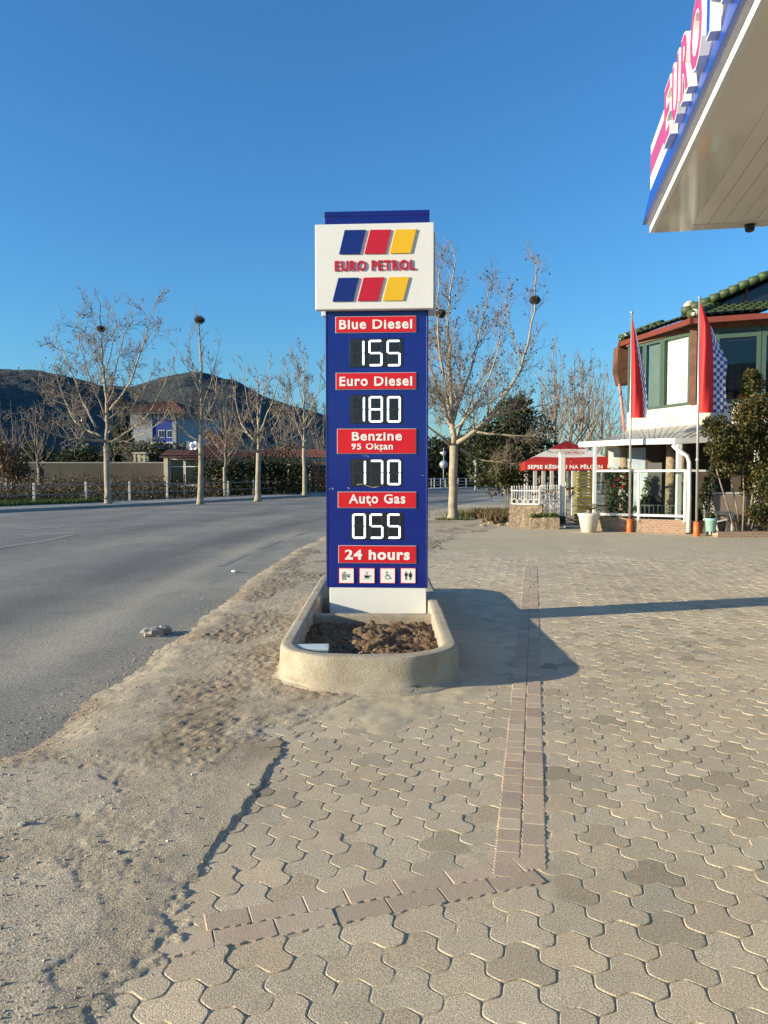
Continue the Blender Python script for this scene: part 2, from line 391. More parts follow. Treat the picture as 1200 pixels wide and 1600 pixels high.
# ---- jointing sand / dust under and over the pavers
BAND = [G(776, 1300)[:2], G(853, 1300)[:2]]
bw0 = float(np.dot(np.r_[BAND[0], 0], WV)); bw1 = float(np.dot(np.r_[BAND[1], 0], WV))   # band limits across
P_IN = np.r_[G(850, 1385)[:2], 0]
s_corner = float(P_IN @ DV) + .02
e30 = DV * .5 + WV * .866; n30 = DV * .866 - WV * .5      # cross arm: along e30, width along n30
c30 = float(np.r_[G(325, 1480)[:2], 0] @ n30) * .5 + float(P_IN @ n30) * .5
def in_band(x, y, grow=0.0):
    s = x * DV[0] + y * DV[1]; q = x * WV[0] + y * WV[1]; k = x * n30[0] + y * n30[1]
    a = (q > bw0 - grow) & (q < bw1 + grow) & (s > s_corner - .1) & (s < 13.6)
    b = (k > c30 - grow) & (k < c30 + .215 + grow) & (q < bw1 + grow)
    return a | b
def sand_h(x, y):
    n = fbm(x * .9, y * .9, 4, 31); n2 = fbm(x * 5, y * 5, 4, 77); n3 = fbm(x * 28, y * 28, 3, 5)
    q = x * WV[0] + y * WV[1]; s = x * DV[0] + y * DV[1]
    corner = np.exp(-((q - bw1 + .02) / .30) ** 2 - ((s - s_corner - .02) / .35) ** 2)
    strip = np.exp(-((q - bw1 - .22) / .22) ** 2) * sstep(3, 6, y) * .7
    isl = np.exp(-(np.maximum(0, np.hypot((x + .1) / 1.0, (y - 7.5) / 2.6) - 1) / .16) ** 2)
    far = sstep(11, 19, y)
    return -.0042 + .0026 * (n2 - .45) + .0038 * (n - .5) + .004 * (n3 - .5) + .0018 * corner + .004 * strip + .013 * isl * n2 * 1.6 + .0075 * far
yy = 1.2 * (25.5 / 1.2) ** np.linspace(0, 1, 560); xx = np.r_[np.linspace(-1, .2, 420), np.linspace(.21, 1, 120)]
sY = np.repeat(yy[:, None], 540, 1); sX = (-1.0 + (xx[None] * .5 + .5) * (8.5 + .85 * sY))
sZ = sand_h(sX, sY)
def sandcol(x, y):
    n = fbm(x * 1.7, y * 1.7, 4, 3)[..., None]; m = fbm(x * .5, y * .5, 3, 13)[..., None]
    return np.array((1, 1, 1.)) * (.93 + .16 * n) * (1 - (1 - np.array((.95, .94, .92))) * sstep(.45, .7, m))
m_sand = mat('dusty_sand', (.50, .418, .280), .95, .1, 14, bump=.5, bscale=160, attr=True, speck=.22, sscale=240, world=True, bdist=.004)
tag(sheet('paving_sand', sX, sY, sZ, m_sand, sandcol(sX, sY)), kind='structure')

# ---- trefoil pavers (three joined hexagons), one bevelled stone each
S3 = .0634; PER = 3 * S3
hexc = [(math.cos(a) * S3, math.sin(a) * S3) for a in (R(90), R(210), R(330))]
cnt = {}
for (cx, cy) in hexc:
    for k in range(6):
        a = R(30 + 60 * k); p = (round(cx + S3 * math.cos(a), 5), round(cy + S3 * math.sin(a), 5)); cnt[p] = cnt.get(p, 0) + 1
ol = [p for p in cnt if math.hypot(*p) > .01]
ol.sort(key=lambda p: math.atan2(p[1], p[0])); OUT = np.array(ol)
def inset(P, d):
    n = len(P); e = np.roll(P, -1, 0) - P; e /= np.linalg.norm(e, axis=1)[:, None]; nn = np.stack([-e[:, 1], e[:, 0]], 1)
    m = nn + np.roll(nn, 1, 0); m /= np.maximum(.35, (1 + (nn * np.roll(nn, 1, 0)).sum(1)))[:, None]
    return P + m * (np.asarray(d)[:, None] if np.ndim(d) else d)
def chaikin(P, q=.25):
    nx = np.roll(P, -1, 0); return np.stack([P * (1 - q) + nx * q, P * q + nx * (1 - q)], 1).reshape(-1, 2)
def rot_to_station(P):                                    # local y = DV, local x = WV
    return P[:, :1] * WV[:2] + P[:, 1:] * DV[:2]
O2 = chaikin(chaikin(inset(OUT, .0022), .14), .25); RINGS = [(inset(O2, .0), -.022), (inset(O2, .0003), -.0028), (inset(O2, .0014), -.0008), (inset(O2, .0034), 0.0)]
O1 = chaikin(inset(OUT, .0024), .18); RINGS1 = [(O1, -.016), (inset(O1, .002), -.001), (inset(O1, .0048), 0.0)]
la = DV[:2] * PER; lb = (DV[:2] * .5 + WV[:2] * .866025) * PER
I, J = np.meshgrid(np.arange(-60, 140), np.arange(-30, 160)); cen = (I.ravel()[:, None] * la + J.ravel()[:, None] * lb) + np.array((bw1 + .075) * WV[:2] + .02 * DV[:2])
cx, cy = cen[:, 0], cen[:, 1]
q_ = cen @ WV[:2]; keep = (cy > 1.25) & (cy < 23.2) & (cx > -.85) & (cx < 5.5 + .72 * cy) & ~in_band(cx, cy, -.015)
keep &= ~((np.abs(cx + .11) < .72) & (cy > 5.6) & (cy < 10.0))
cen = cen[keep]
def pave(cen, rings, tag_):
    n = len(cen); k = len(rings[0][0]); T = len(rings)
    base = np.vstack([np.c_[rot_to_station(r), np.full(k, z)] for r, z in rings]) - 0
    tilt = rng.normal(0, .007, (n, 2)); dz = rng.normal(0, .0009, n) + .003 * (fbm(cen[:, 0] * .8, cen[:, 1] * .8, 3, 5) - .5)
    V = base[None] + np.c_[cen, np.zeros(n)][:, None, :]
    V[:, :, 2] += dz[:, None] + np.einsum('nk,vk->nv', tilt, base[:, :2])
    fq = np.array([(t * k + i, t * k + (i + 1) % k, (t + 1) * k + (i + 1) % k, (t + 1) * k + i) for t in range(T - 1) for i in range(k)])
    ng = np.arange((T - 1) * k, T * k)
    offs = (np.arange(n) * T * k)
    lp = np.concatenate([(fq[None] + offs[:, None, None]).reshape(n, -1), ng[None] + offs[:, None]], 1)
    F = []
    nq = len(fq)
    tone = np.clip(rng.normal(1, .07, n), .75, 1.2); odd = rng.random(n) < .07; tone[odd] *= rng.uniform(.74, .92, odd.sum()); tone *= .86 + .28 * fbm(cen[:, 0] * .55, cen[:, 1] * .55, 4, 19)
    warm = rng.normal(0, .018, n)
    col = np.stack([tone * (1 + warm), tone, tone * (1 - warm)], 1)
    colv = np.repeat(col[:, None, :], T * k, 1).copy(); 
    # direct mesh build
    me = bpy.data.meshes.new('pavers'); me.vertices.add(n * T * k); me.vertices.foreach_set('co', V.astype(np.float32).ravel())
    ln1 = np.r_[np.full(nq, 4), k]; ln = np.tile(ln1, n).astype(np.int32); lpf = lp.ravel().astype(np.int32)
    me.loops.add(len(lpf)); me.loops.foreach_set('vertex_index', lpf); me.polygons.add(len(ln))
    st = np.zeros(len(ln), np.int32); st[1:] = np.cumsum(ln)[:-1]; me.polygons.foreach_set('loop_start', st)
    me.polygons.foreach_set('use_smooth', np.tile(np.r_[np.ones(nq, bool), False], n))
    a = me.attributes.new('Col', 'FLOAT_COLOR', 'POINT'); a.data.foreach_set('color', np.concatenate([colv, np.ones((n, T * k, 1))], 2).astype(np.float32).ravel())
    me.materials.append(m_paver); me.update(calc_edges=True)
    o = bpy.data.objects.new(tag_, me); COL.objects.link(o); tag(o, kind='structure')
m_paver = mat('concrete_paver', (.496, .408, .284), .9, .11, 9, bump=1.0, bscale=210, attr=True, col2=(.545, .447, .310), scale2=1.3, amt2=.8, speck=.30, sscale=150, world=True, bdist=.0042)
nearm = (cen[:, 1] < 7.5) & (cen[:, 0] < 1.2 + .55 * cen[:, 1])
pave(cen[nearm], RINGS, 'paving'); pave(cen[~nearm], RINGS1, 'paving')

# ---- the red band: two courses of wavy-edged blocks
m_red = mat('red_paver', (.46, .325, .240), .9, .12, 7, bump=1.0, bscale=210, attr=True, col2=(.49, .40, .285), scale2=2.6, amt2=1.5, speck=.2, sscale=320, world=True, bdist=.0035)
rb = MB()
def wavy_block(o, ex, ey, L_, Wd, col):
    n = 9; u = np.linspace(0, 1, n); a = .0035
    wob = a * np.where(np.arange(n) % 2 == 0, 1, -1)
    lo = np.stack([u * L_, 0 + wob + .0018], 1); hi = np.stack([u[::-1] * L_, Wd + wob[::-1] - .0018], 1)
    lo[0, 0] += .0018; lo[-1, 0] -= .0018; hi[0, 0] -= .0018; hi[-1, 0] += .0018
    P = np.vstack([lo, hi]); P = P - 0; k = len(P)
    tz = rng.normal(0, .0012); t1, t2 = rng.normal(0, .012, 2); V = []
    for d, z in ((0, -.02), (.0004, -.002), (.003, .0)):
        c = P.mean(0); Q = P + (c - P) * 0
        Q = inset(P, d)
        z3 = z + .0016 + tz * .5 + (Q[:, 0] - c[0]) * t1 + (Q[:, 1] - c[1]) * t2
        V.append(np.c_[o[:2] + Q[:, :1] * ex[:2] + Q[:, 1:] * ey[:2], z3])
    F = [(t * k + i, t * k + (i + 1) % k, (t + 1) * k + (i + 1) % k, (t + 1) * k + i) for t in range(2) for i in range(k)] + [tuple(range(2 * k, 3 * k))]
    rb.add(np.vstack(V), F, col)
bwid = (bw1 - bw0) / 2
def tone(): return np.array((1, 1, 1)) * float(np.clip(rng.normal(1, .09), .75, 1.2))
for c in range(2):
    s = s_corner + c * .0 + (.10 if c == 0 else .02)
    while s < 13.2:
        L_ = float(rng.choice([.10, .105, .20, .21]))
        wavy_block(WV * (bw1 - c * bwid) + DV * s, DV, -WV, L_, bwid, tone()); s += L_
endq = P_IN @ WV
for c in range(2):
    t = 0.0; lim = 1.34 - .03 * c
    start = WV * (bw1) ; start = start + DV * ((c30 + c * .105 - start @ n30) / (DV @ n30))
    while t < lim:
        L_ = float(rng.choice([.10, .155, .20, .21]))
        # direction -e30 along, n30 across
        wavy_block(start - e30 * (t + L_), e30, n30, L_, .105, tone()); t += L_
tag(rb.build('paving', m_red), kind='structure')

# ---- dirt shoulder over the road edge and the paver edge: one relief
def shoulder():
    ys = 1.15 * (26 / 1.15) ** np.linspace(0, 1, 840); n = 400
    t = np.linspace(0, 1, n)
    Y = np.repeat(ys[:, None], n, 1)
    left = np.interp(ys, NEAR[:, 1], NEAR[:, 0]) - .9; left = np.where(ys < 4.3, np.minimum(left, -.56 * ys - 1.1), left)
    right = np.interp(ys, [0, 4.4, 5.2, 10, 13, 20, 26], [.35, .35, 1.0, 1.1, 2.0, 5.0, 7.5])
    X = left[:, None] + (right - left)[:, None] * t[None]
    n1 = fbm(X * 1.3, Y * 1.3, 4, 41); n2 = fbm(X * 6, Y * 6, 4, 42); n3 = fbm(X * 22, Y * 22, 3, 43); n4 = fbm(X * 60, Y * 60, 2, 44)
    er = np.interp(Y, NEAR[:, 1], NEAR[:, 0]) + .26 * (n1 - .5) + .16 * (n2 - .5) + .10 * (n3 - .5) + .06 * (n4 - .5)
    # nearer than 4 m the road edge turns off to the left of the picture
    er = np.where(Y < 4.3, er - (4.3 - Y) * .9, er)
    ep = np.interp(Y, [1, 2.2, 2.55, 2.75, 3.0, 3.3, 3.6, 4.0, 4.5, 4.9, 5.3, 5.7, 10.0, 10.6, 14, 20, 26],
                   [-.70, -.67, -.62, -.66, -.70, -.66, -.62, -.58, -.50, -.30, .10, .2, .2, .30, .75, 2.2, 5.5])
    crisp = sstep(4.7, 4.2, Y)
    ep = ep + (.05 * (n2 - .5) + .05 * (n3 - .5)) * crisp + (.9 * (n1 - .5) + .5 * (n2 - .5) + .15 * (n3 - .5)) * (1 - crisp)
    H = .004 + .030 * (n1 - .5) + .022 * (n2 - .5) + .011 * (n3 - .5) + .004 * (n4 - .5)
    H = H * .42 + .010
    tone = .88 + .34 * (n2 - .4)
    c = np.array((1, 1, 1.)) * tone[..., None]
    # dark scuffed earth in drifts
    dk = sstep(.52, .66, fbm(X * 1.9 + 4, Y * 1.1, 4, 51)) * sstep(3.6, 4.4, Y) * .8
    c = c * (1 - dk[..., None] * np.array((.30, .36, .42)))
    H = H + dk * .010 * (n3 - .5) * 2
    rough = sstep(.50, .62, fbm(X * 2.6, Y * 2.6, 3, 61)); H = H + rough * .005 * (n4 - .5) + rough * .004 * (n3 - .5)
    # smooth skim along the paver edge and broken slabs nearer the camera
    grey = np.zeros(X.shape)
    def slab(px, top, gcol, edge=.02, jit=.10, flat=.85):
        nonlocal H, grey
        P = [G(u, v)[:2] for u, v in px]; m = (Y < max(p[1] for p in P) + .3)
        sd = poly_sd(X, Y, P) + jit * (n2 - .5) + .09 * (n3 - .5) + .05 * (n4 - .5)
        k = sstep(-edge * .5, edge * .5, sd) * m
        H = H * (1 - k) + (H * (1 - flat) + top + .006 * (n1 - .5) + .0025 * (n3 - .5)) * k; grey = np.maximum(grey, k * gcol)
    slab([(455, 1148), (395, 1215), (368, 1290), (300, 1365), (250, 1400), (262, 1300), (300, 1230), (380, 1165)], .010, .12, .05, .05, .9)
    slab([(-160, 1215), (60, 1196), (125, 1196), (182, 1224), (186, 1248), (120, 1278), (20, 1300), (-160, 1330)], .012, .7, .02, .14)
    slab([(-200, 1400), (40, 1372), (120, 1360), (168, 1412), (150, 1452), (102, 1500), (84, 1548), (20, 1640), (-220, 1700)], .012, .75, .02, .12)
    slab([(470, 1100), (520, 1092), (540, 1110), (500, 1125), (460, 1122)], .012, .5, .015, .05)
    c = c * (1 - grey[..., None]) + np.array((1.0, 1.03, 1.08)) * (.98 + .16 * (n1[..., None] - .5) + .1 * (n3[..., None] - .5)) * grey[..., None]
    # gullies
    crumb = sstep(.50, .64, fbm(X * 3.1 + 5, Y * 2.3, 4, 72)) * (1 - grey); H = H + crumb * (.006 * (fbm(X * 45, Y * 45, 3, 73) - .5) + .004 * (n3 - .5))
    # crack beside the pavers, low left
    # edges
    dR = X - er; H = H - .065 * sstep(.42, -.10, dR)
    thin = sstep(.9, .0, np.abs(dR - .1)) * .0
    dP = ep - X; c2 = sstep(2.78, 2.98, Y)
    H = H - .05 * sstep(.03, -.004, dP) * crisp * c2 - .035 * sstep(.20, -.12, dP + .12 * (n3 - .5)) * (1 - c2) - .04 * sstep(.5, -.5, dP) * (1 - crisp)
    near_e = np.exp(-(np.maximum(dP, 0) / .22) ** 2) * crisp; H = np.where(dP > -.0, H - np.maximum(H - .0060, 0) * near_e, H)
    lip = np.exp(-((dP - .03) / .05) ** 2) * crisp * sstep(2.9, 3.3, Y); H = H + .003 * lip
    H = np.maximum(H, -.06)
    return X, Y, H, c
hX, hY, hZ, hC = shoulder()
m_dirt = mat('sandy_dirt', (.475, .392, .270), .95, .13, 5, bump=.8, bscale=130, attr=True, speck=.34, sscale=120, world=True, bdist=.006)
tag(sheet('dirt_shoulder', hX, hY, hZ, m_dirt, hC), kind='structure')

# dusty forecourt between the paving and the road bend, out to the trees
vy = np.linspace(21.5, 80, 60); vx0 = np.interp(vy, NEAR[:, 1], NEAR[:, 0]); vt = np.linspace(0, 1, 50)
vX = (vx0 - .3)[:, None] + vt[None] * 40.0; vY = np.repeat(vy[:, None], 50, 1)
vZ = -.012 + .05 * (fbm(vX * .5, vY * .5, 4, 21) - .45) - .06 * sstep(.6, 0, vX - vx0[:, None])
n = fbm(vX * .6, vY * .6, 4, 22)[..., None]
tag(sheet('verge', vX, vY, vZ, m_dirt, np.array((1, .98, .95)) * (.8 + .35 * n)), kind='structure')
xx2 = np.linspace(0, 40, 40); 

# ------------------------------------------------------------------ planter island
m_pl = mat('planter_concrete', (.47, .425, .335), .9, .16, 3.5, bump=1.0, bscale=110, col2=(.31, .25, .17), scale2=4.5, amt2=.9, speck=.22, sscale=140, bdist=.009)
m_soil = mat('dark_soil', (.15, .097, .055), .95, .45, 12, bump=1.0, bscale=60, attr=True, speck=.3, sscale=90, bdist=.012)
PX, PY0, PY1, PHW, PRAD = -.115, 5.40, 10.15, .70, .52
def rrect(hw, y0, y1, r, n=9):
    P = []
    for (cx, cy, a0) in ((hw - r, y0 + r, -90), (hw - r, y1 - r, 0), (-hw + r, y1 - r, 90), (-hw + r, y0 + r, 180)):
        P += [(cx + r * math.cos(R(a0 + 90 * k / n)), cy + r * math.sin(R(a0 + 90 * k / n))) for k in range(n + 1)]
    # densify the straights
    Q = []
    for i in range(len(P)):
        a, b = np.array(P[i]), np.array(P[(i + 1) % len(P)]); m = max(1, int(np.linalg.norm(b - a) / .12))
        Q += [tuple(a + (b - a) * k / m) for k in range(m)]
    return np.array(Q)
planter = thing('concrete_planter', 'long rough concrete planter with rounded ends round the foot of the price sign', 'planter', (PX, 7.6, 0))
def rimwall():
    b = MB(); base = rrect(PHW, PY0, PY1, PRAD); k = len(base)
    prof = [(-.10, -.05), (-.07, .006), (-.035, .016), (-.010, .030), (-.002, .045), (.002, .09), (.006, .15), (.010, .20), (.013, .244), (.019, .254), (.045, .2555), (.085, .2555), (.122, .254), (.128, .247), (.130, .15), (.132, -.04)]
    V = []
    for d, z in prof:
        P = inset(base, d); wob = (fbm(P[:, 0] * 3, P[:, 1] * 3, 3, 91) - .5)
        wob2 = fbm(P[:, 0] * 14, P[:, 1] * 14, 2, 92) - .5
        out = inset(base, d + wob * (.014 if d > -.005 else .12) + wob2 * (.006 if d > -.005 else .08))
        V.append(np.c_[out + np.array((PX, 0)), z + wob * .008 + wob2 * .006])
    T = len(prof)
    b.add(np.vstack(V), [(t * k + i, t * k + (i + 1) % k, (t + 1) * k + (i + 1) % k, (t + 1) * k + i) for t in range(T - 1) for i in range(k)], smooth=True)
    return b
rim = rimwall().build('rim_wall', m_pl, planter)
cw = MB(); xs = np.linspace(PX - PHW + .12, PX + PHW - .12, 24)
for yq, prof in ((7.36, None),):
    V = []
    for y_, z_ in ((7.36, 0), (7.36, .185), (7.366, .197), (7.46, .197), (7.468, .185), (7.468, 0)):
        V.append(np.c_[xs, y_ + .012 * (fbm(xs * 6, xs * 0, 2, 3) - .5), np.full(24, z_) + .008 * (fbm(xs * 9, xs * 0 + z_, 2, 8) - .5)])
    cw.add(np.vstack(V), [(t * 24 + i, t * 24 + i + 1, (t + 1) * 24 + i + 1, (t + 1) * 24 + i) for t in range(5) for i in range(23)])
cw.build('cross_wall', m_pl, planter)
bk = MB(); bk.bar((PX - PHW + .12, 8.55, .06), (PX + PHW - .12, 8.55, .06), .10, .22); bk.build('cross_wall', m_pl, planter)
# joint lines in the precast rim
for yj in (6.35, 7.2, 8.2, 9.1):
    pass
sy, sx_ = np.meshgrid(np.linspace(5.46, 10.08, 330), np.linspace(-.64, .64, 90), indexing='ij')
inside = poly_sd(sx_, sy, inset(rrect(PHW, PY0, PY1, PRAD), .07))
lump = fbm(sx_ * 9, sy * 9, 4, 61); lump2 = np.abs(fbm(sx_ * 24, sy * 24, 3, 62) - .5) * 2
front = sstep(7.42, 7.30, sy)
zz = .035 + front * (.075 + .10 * (lump - .4) - .06 * lump2 + .05 * np.exp(-((sx_ - .1) / .4) ** 2 - ((sy - 6.7) / .5) ** 2)) + .03 * (lump - .5)
zz = np.where(inside > -.02, zz, -.05)
tn = (.75 + .7 * fbm(sx_ * 16, sy * 16, 3, 63))[..., None] * np.array((1, 1, 1.)); tn = tn * (1 + (1 - front[..., None]) * .6)
soil_mb = MB(); i_ = np.arange(sx_.size).reshape(sx_.shape)
Vs = np.stack([sx_ + PX, sy, zz], -1).reshape(-1, 3)
soil_mb.add(Vs, [tuple(q) for q in np.stack([i_[:-1, :-1], i_[:-1, 1:], i_[1:, 1:], i_[1:, :-1]], -1).reshape(-1, 4)], tn.reshape(-1, 3), smooth=True)
r2 = random.Random(5)
for k in range(420):
    x = r2.uniform(-.52, .52); y = r2.uniform(5.56, 7.32); s = r2.choice([.008, .012, .016, .02, .028, .036])
    if abs(x) > .38 and y < 5.8: continue
    g = r2.uniform(.8, 1.9)
    zb = .11 + .10 * (float(fbm(np.array(x * 9), np.array(y * 9), 4, 61)) - .4) - .02
    soil_mb.blob((PX + x, y, zb + s * .4), (s, s * r2.uniform(.7, 1.2), s * r2.uniform(.5, .9)), k, .6, 6, 4, (g, g * .98, g * .95), smooth=False, fq=2.2)
tag(soil_mb.build('soil', m_soil), kind='stuff')
# junction box
m_jb = mat('pale_grey_plastic', (.52, .60, .63), .45, .05, 5)
jb = thing('junction_box', 'small pale blue grey plastic box half buried in the corner of the planter soil', 'box', (-.545, 5.80, .135), R(4))
T = ROOTM[jb.name]
b = MB(); b.bbox((-.115, -.07, 0), (.115, .07, .085), .008, T); b.build('box_body', m_jb, jb)
b = MB(); b.bbox((-.125, -.08, .0851), (.125, .08, .112), .006, T)
for q in range(7): b.box((-.10, -.062 + q * .018, .112), (.10, -.053 + q * .018, .1135), T)
b.build('lid', m_jb, jb)

# ------------------------------------------------------------------ price sign
m_blue = mat('blue_gloss_panel', (.006, .017, .20), .25, .06, 2, spec=.5, coat=.3)
m_blue2 = mat('dark_blue_sheet', (.005, .014, .17), .35, .06, 2)
m_white = mat('white_panel', (.74, .74, .71), .42, .02, 3)
m_redp = mat('red_panel', (.62, .010, .018), .35, .05, 4)
m_reds = mat('red_acrylic', (.52, .012, .025), .3, .03, 4)
m_blus = mat('blue_acrylic', (.008, .022, .17), .3, .03, 4)
m_yels = mat('yellow_acrylic', (.80, .47, .010), .3, .03, 4)
m_dark = mat('black_display', (.018, .020, .024), .25, .3, 30)
m_offled = mat('unlit_diodes', (.10, .10, .11), .5)
m_wlet = mat('white_lettering', (.84, .80, .78), .45, .02, 5)
m_black = mat('black_print', (.02, .02, .02), .5)
m_silver = mat('grey_edging', (.42, .43, .45), .4)
m_led = emat('lit_diodes', (.86, .94, 1.0), 1.9)
SY = 7.93; so_ = W(590, 900, SY)
SX0, SRZ = float(so_[0]), R(-3.5)
sign = thing('price_sign', 'tall blue fuel price sign with white headboard standing in the concrete planter', 'sign', (SX0, SY, 0), SRZ)
SM = np.array(ROOTM[sign.name]); SN = SM[:3, 1]; SXV = SM[:3, 0]
def S(u, v, y=0.0):
    """photo pixel -> (x, z) on the sign's face plane, y in front (-) of it"""
    d = ray(u, v); o = np.array((0, 0, CAMH)); p0 = SM[:3, 3] + SN * y
    t = ((p0 - o) @ SN) / (d @ SN); q = o + d * t - SM[:3, 3]
    return float(q @ SXV), float(q[2])
def SR(u0, v0, u1, v1, y=0.0):
    a, b_, c, d = S(u0, v0, y), S(u1, v0, y), S(u1, v1, y), S(u0, v1, y)
    return (a[0] + d[0]) / 2, (d[1] + c[1]) / 2, (b_[0] + c[0]) / 2, (a[1] + b_[1]) / 2     # x0,z0,x1,z1
x0, zt, x1, _ = *S(503, 337), *S(669, 337)
zb = S(590, 918.5)[1]; bx0 = (S(508, 490)[0] + S(513, 918)[0]) / 2; bx1 = (S(668, 490)[0] + S(667, 918)[0]) / 2
ztop = (S(503, 337, .1)[1] + S(669, 333, .1)[1]) / 2
DEP = .22
b = MB(); b.bbox((bx0, 0, zb), (bx1, DEP, ztop - .05), .006, SM); b.build('sign_body', m_blue, sign)
b = MB()
b.bbox((bx0 - .008, -.004, zb + .004), (bx0 + .010, DEP + .004, ztop - .052), .003, SM); b.bbox((bx1 - .010, -.004, zb + .004), (bx1 + .008, DEP + .004, ztop - .052), .003, SM)
b.build('corner_trim', m_blue2, sign)
b = MB(); b.bbox((bx0 - .018, -.012, ztop - .05), (bx1 + .018, DEP + .012, ztop), .006, SM)
b.bbox((bx0 - .012, -.008, ztop - .14), (bx1 + .012, DEP + .008, ztop - .05), .003, SM); b.build('top_cap', m_blue2, sign)
pl0, plz0, pl1, plz1 = SR(515, 919.7, 665.8, 956.5)
b = MB(); b.bbox((pl0, .006, -.02), (pl1, DEP - .006, zb + .001), .004, SM); b.build('plinth', m_white, sign)
HY = -.085
hx0, hz0, hx1, hz1 = SR(492.5, 349, 678, 483, HY)
b = MB(); b.bbox((hx0, HY, hz0), (hx1, -.001, hz1), .006, SM); head = b.build('headboard', m_white, sign)
b = MB(); b.bbox((hx0 + .02, DEP + .001, hz0), (hx1 + .02, DEP + .085, hz1), .006, SM); head2 = b.build('headboard', m_white, sign)
def plate(px, mt, dep, par, name, y=HY, label=None):
    P = [S(u, v, y) for u, v in px]
    P3 = [(x, y - dep, z) for x, z in P][::-1]
    b = MB(); b.prism(P3, (0, dep - .0005, 0), SM); o = b.build(name, mt, par)
    if label: o['label'] = label
    return o
top = [((538.7, 360), (571.5, 359.6), (562.3, 397.3), (530, 397.5)), ((578.7, 359.6), (611.2, 359.2), (601.9, 396.7), (569.4, 396.9)), ((618.3, 359.2), (650.8, 358.5), (641.5, 395.8), (609, 396.2))]
bot = [((529, 434.6), (560.6, 434.2), (551.3, 471), (519.6, 471.3)), ((568.3, 434.2), (600.2, 433.5), (590.4, 470.4), (559, 470.6)), ((607.5, 433.5), (639.4, 433), (629.8, 469.6), (598, 470))]
for row in (top, bot):
    for q, mt, nm in zip(row, (m_blus, m_reds, m_yels), ('blue', 'red', 'yellow')):
        plate(q, mt, .012, head, 'slanted_plate', label=nm + ' slanted plate in the ' + ('upper' if row is top else 'lower') + ' row')
def lettering(body, px, cap_px, mt, par, y, dep=.003, off=.026, spacing=1.12, M=SM, name='lettering', xh=1.16):
    u0, u1, vb = px; a = S(u0, vb, y); c = S(u1, vb, y); zc = S(u0, vb - cap_px, y)[1] - a[1]
    Mq = np.array(M) @ np.array(Matrix.Translation((0, y, 0)))
    V, F = text_mesh(body, Mq, a[0], c[0], a[1], zc, dep, off, spacing, xh)
    b = MB(); b.add(V, F); return b.build(name, mt, par)
lettering('EURO PETROL', (523, 648.5, 424.0), 16.2, m_reds, head, HY, .012, .024, 1.16, xh=0)
rows = [('Blue Diesel', (525, 495, 649.6, 519.3)), ('Euro Diesel', (525.6, 583, 649.6, 608)), (None, (527.6, 670.6, 649.6, 708.3)), ('Auto Gas', (528.8, 769, 649.6, 793)), ('24 hours', (529.6, 853, 649.6, 879.2))]
LY = -.012
for body, px in rows:
    a = SR(*px)
    b = MB(); b.bbox((a[0] - .006, -.007, a[1] - .006), (a[2] + .006, -.0008, a[3] + .006), .002, SM); 
    lab = MB(); lab.bbox((a[0], LY, a[1]), (a[2], -.0072, a[3]), .002, SM); o = lab.build('name_panel', m_redp, sign)
    b.build('edging', m_silver, o)
    if body == 'Blue Diesel': lettering(body, (530, 644, 514.6), 14.6, m_wlet, o, LY)
    elif body == 'Euro Diesel': lettering(body, (530.5, 644, 603.3), 14.6, m_wlet, o, LY)
    elif body == 'Auto Gas':
        lettering(body, (545, 633.5, 786.6), 14.4, m_wlet, o, LY)
        q = S(576.6, 787, LY); b = MB(); b.prism([(q[0] - .006, LY - .0035, q[1] + .01), (q[0] + .012, LY - .0035, q[1] - .022), (q[0] + .024, LY - .0035, q[1] - .022), (q[0] + .010, LY - .0035, q[1] + .01)][::1], (0, .003, 0), SM); b.build('lettering', m_wlet, o)
    elif body == '24 hours': lettering(body, (539, 640.5, 874.3), 15.5, m_wlet, o, LY, off=.038, spacing=1.12)
    else:
        lettering('Benzine', (550, 628, 688.5), 13.6, m_wlet, o, LY)
        lettering('95 Oktan', (549, 614, 702.5), 9.6, m_wlet, o, LY)
        q = S(594, 703, LY); b = MB(); b.prism([(q[0] - .004, LY - .0035, q[1] + .006), (q[0] + .008, LY - .0035, q[1] - .016), (q[0] + .017, LY - .0035, q[1] - .016), (q[0] + .007, LY - .0035, q[1] + .006)], (0, .003, 0), SM); b.build('lettering', m_wlet, o)
SEG = {'0': 'abcdef', '1': 'bc', '5': 'acdfg', '7': 'abc', '8': 'abcdefg'}
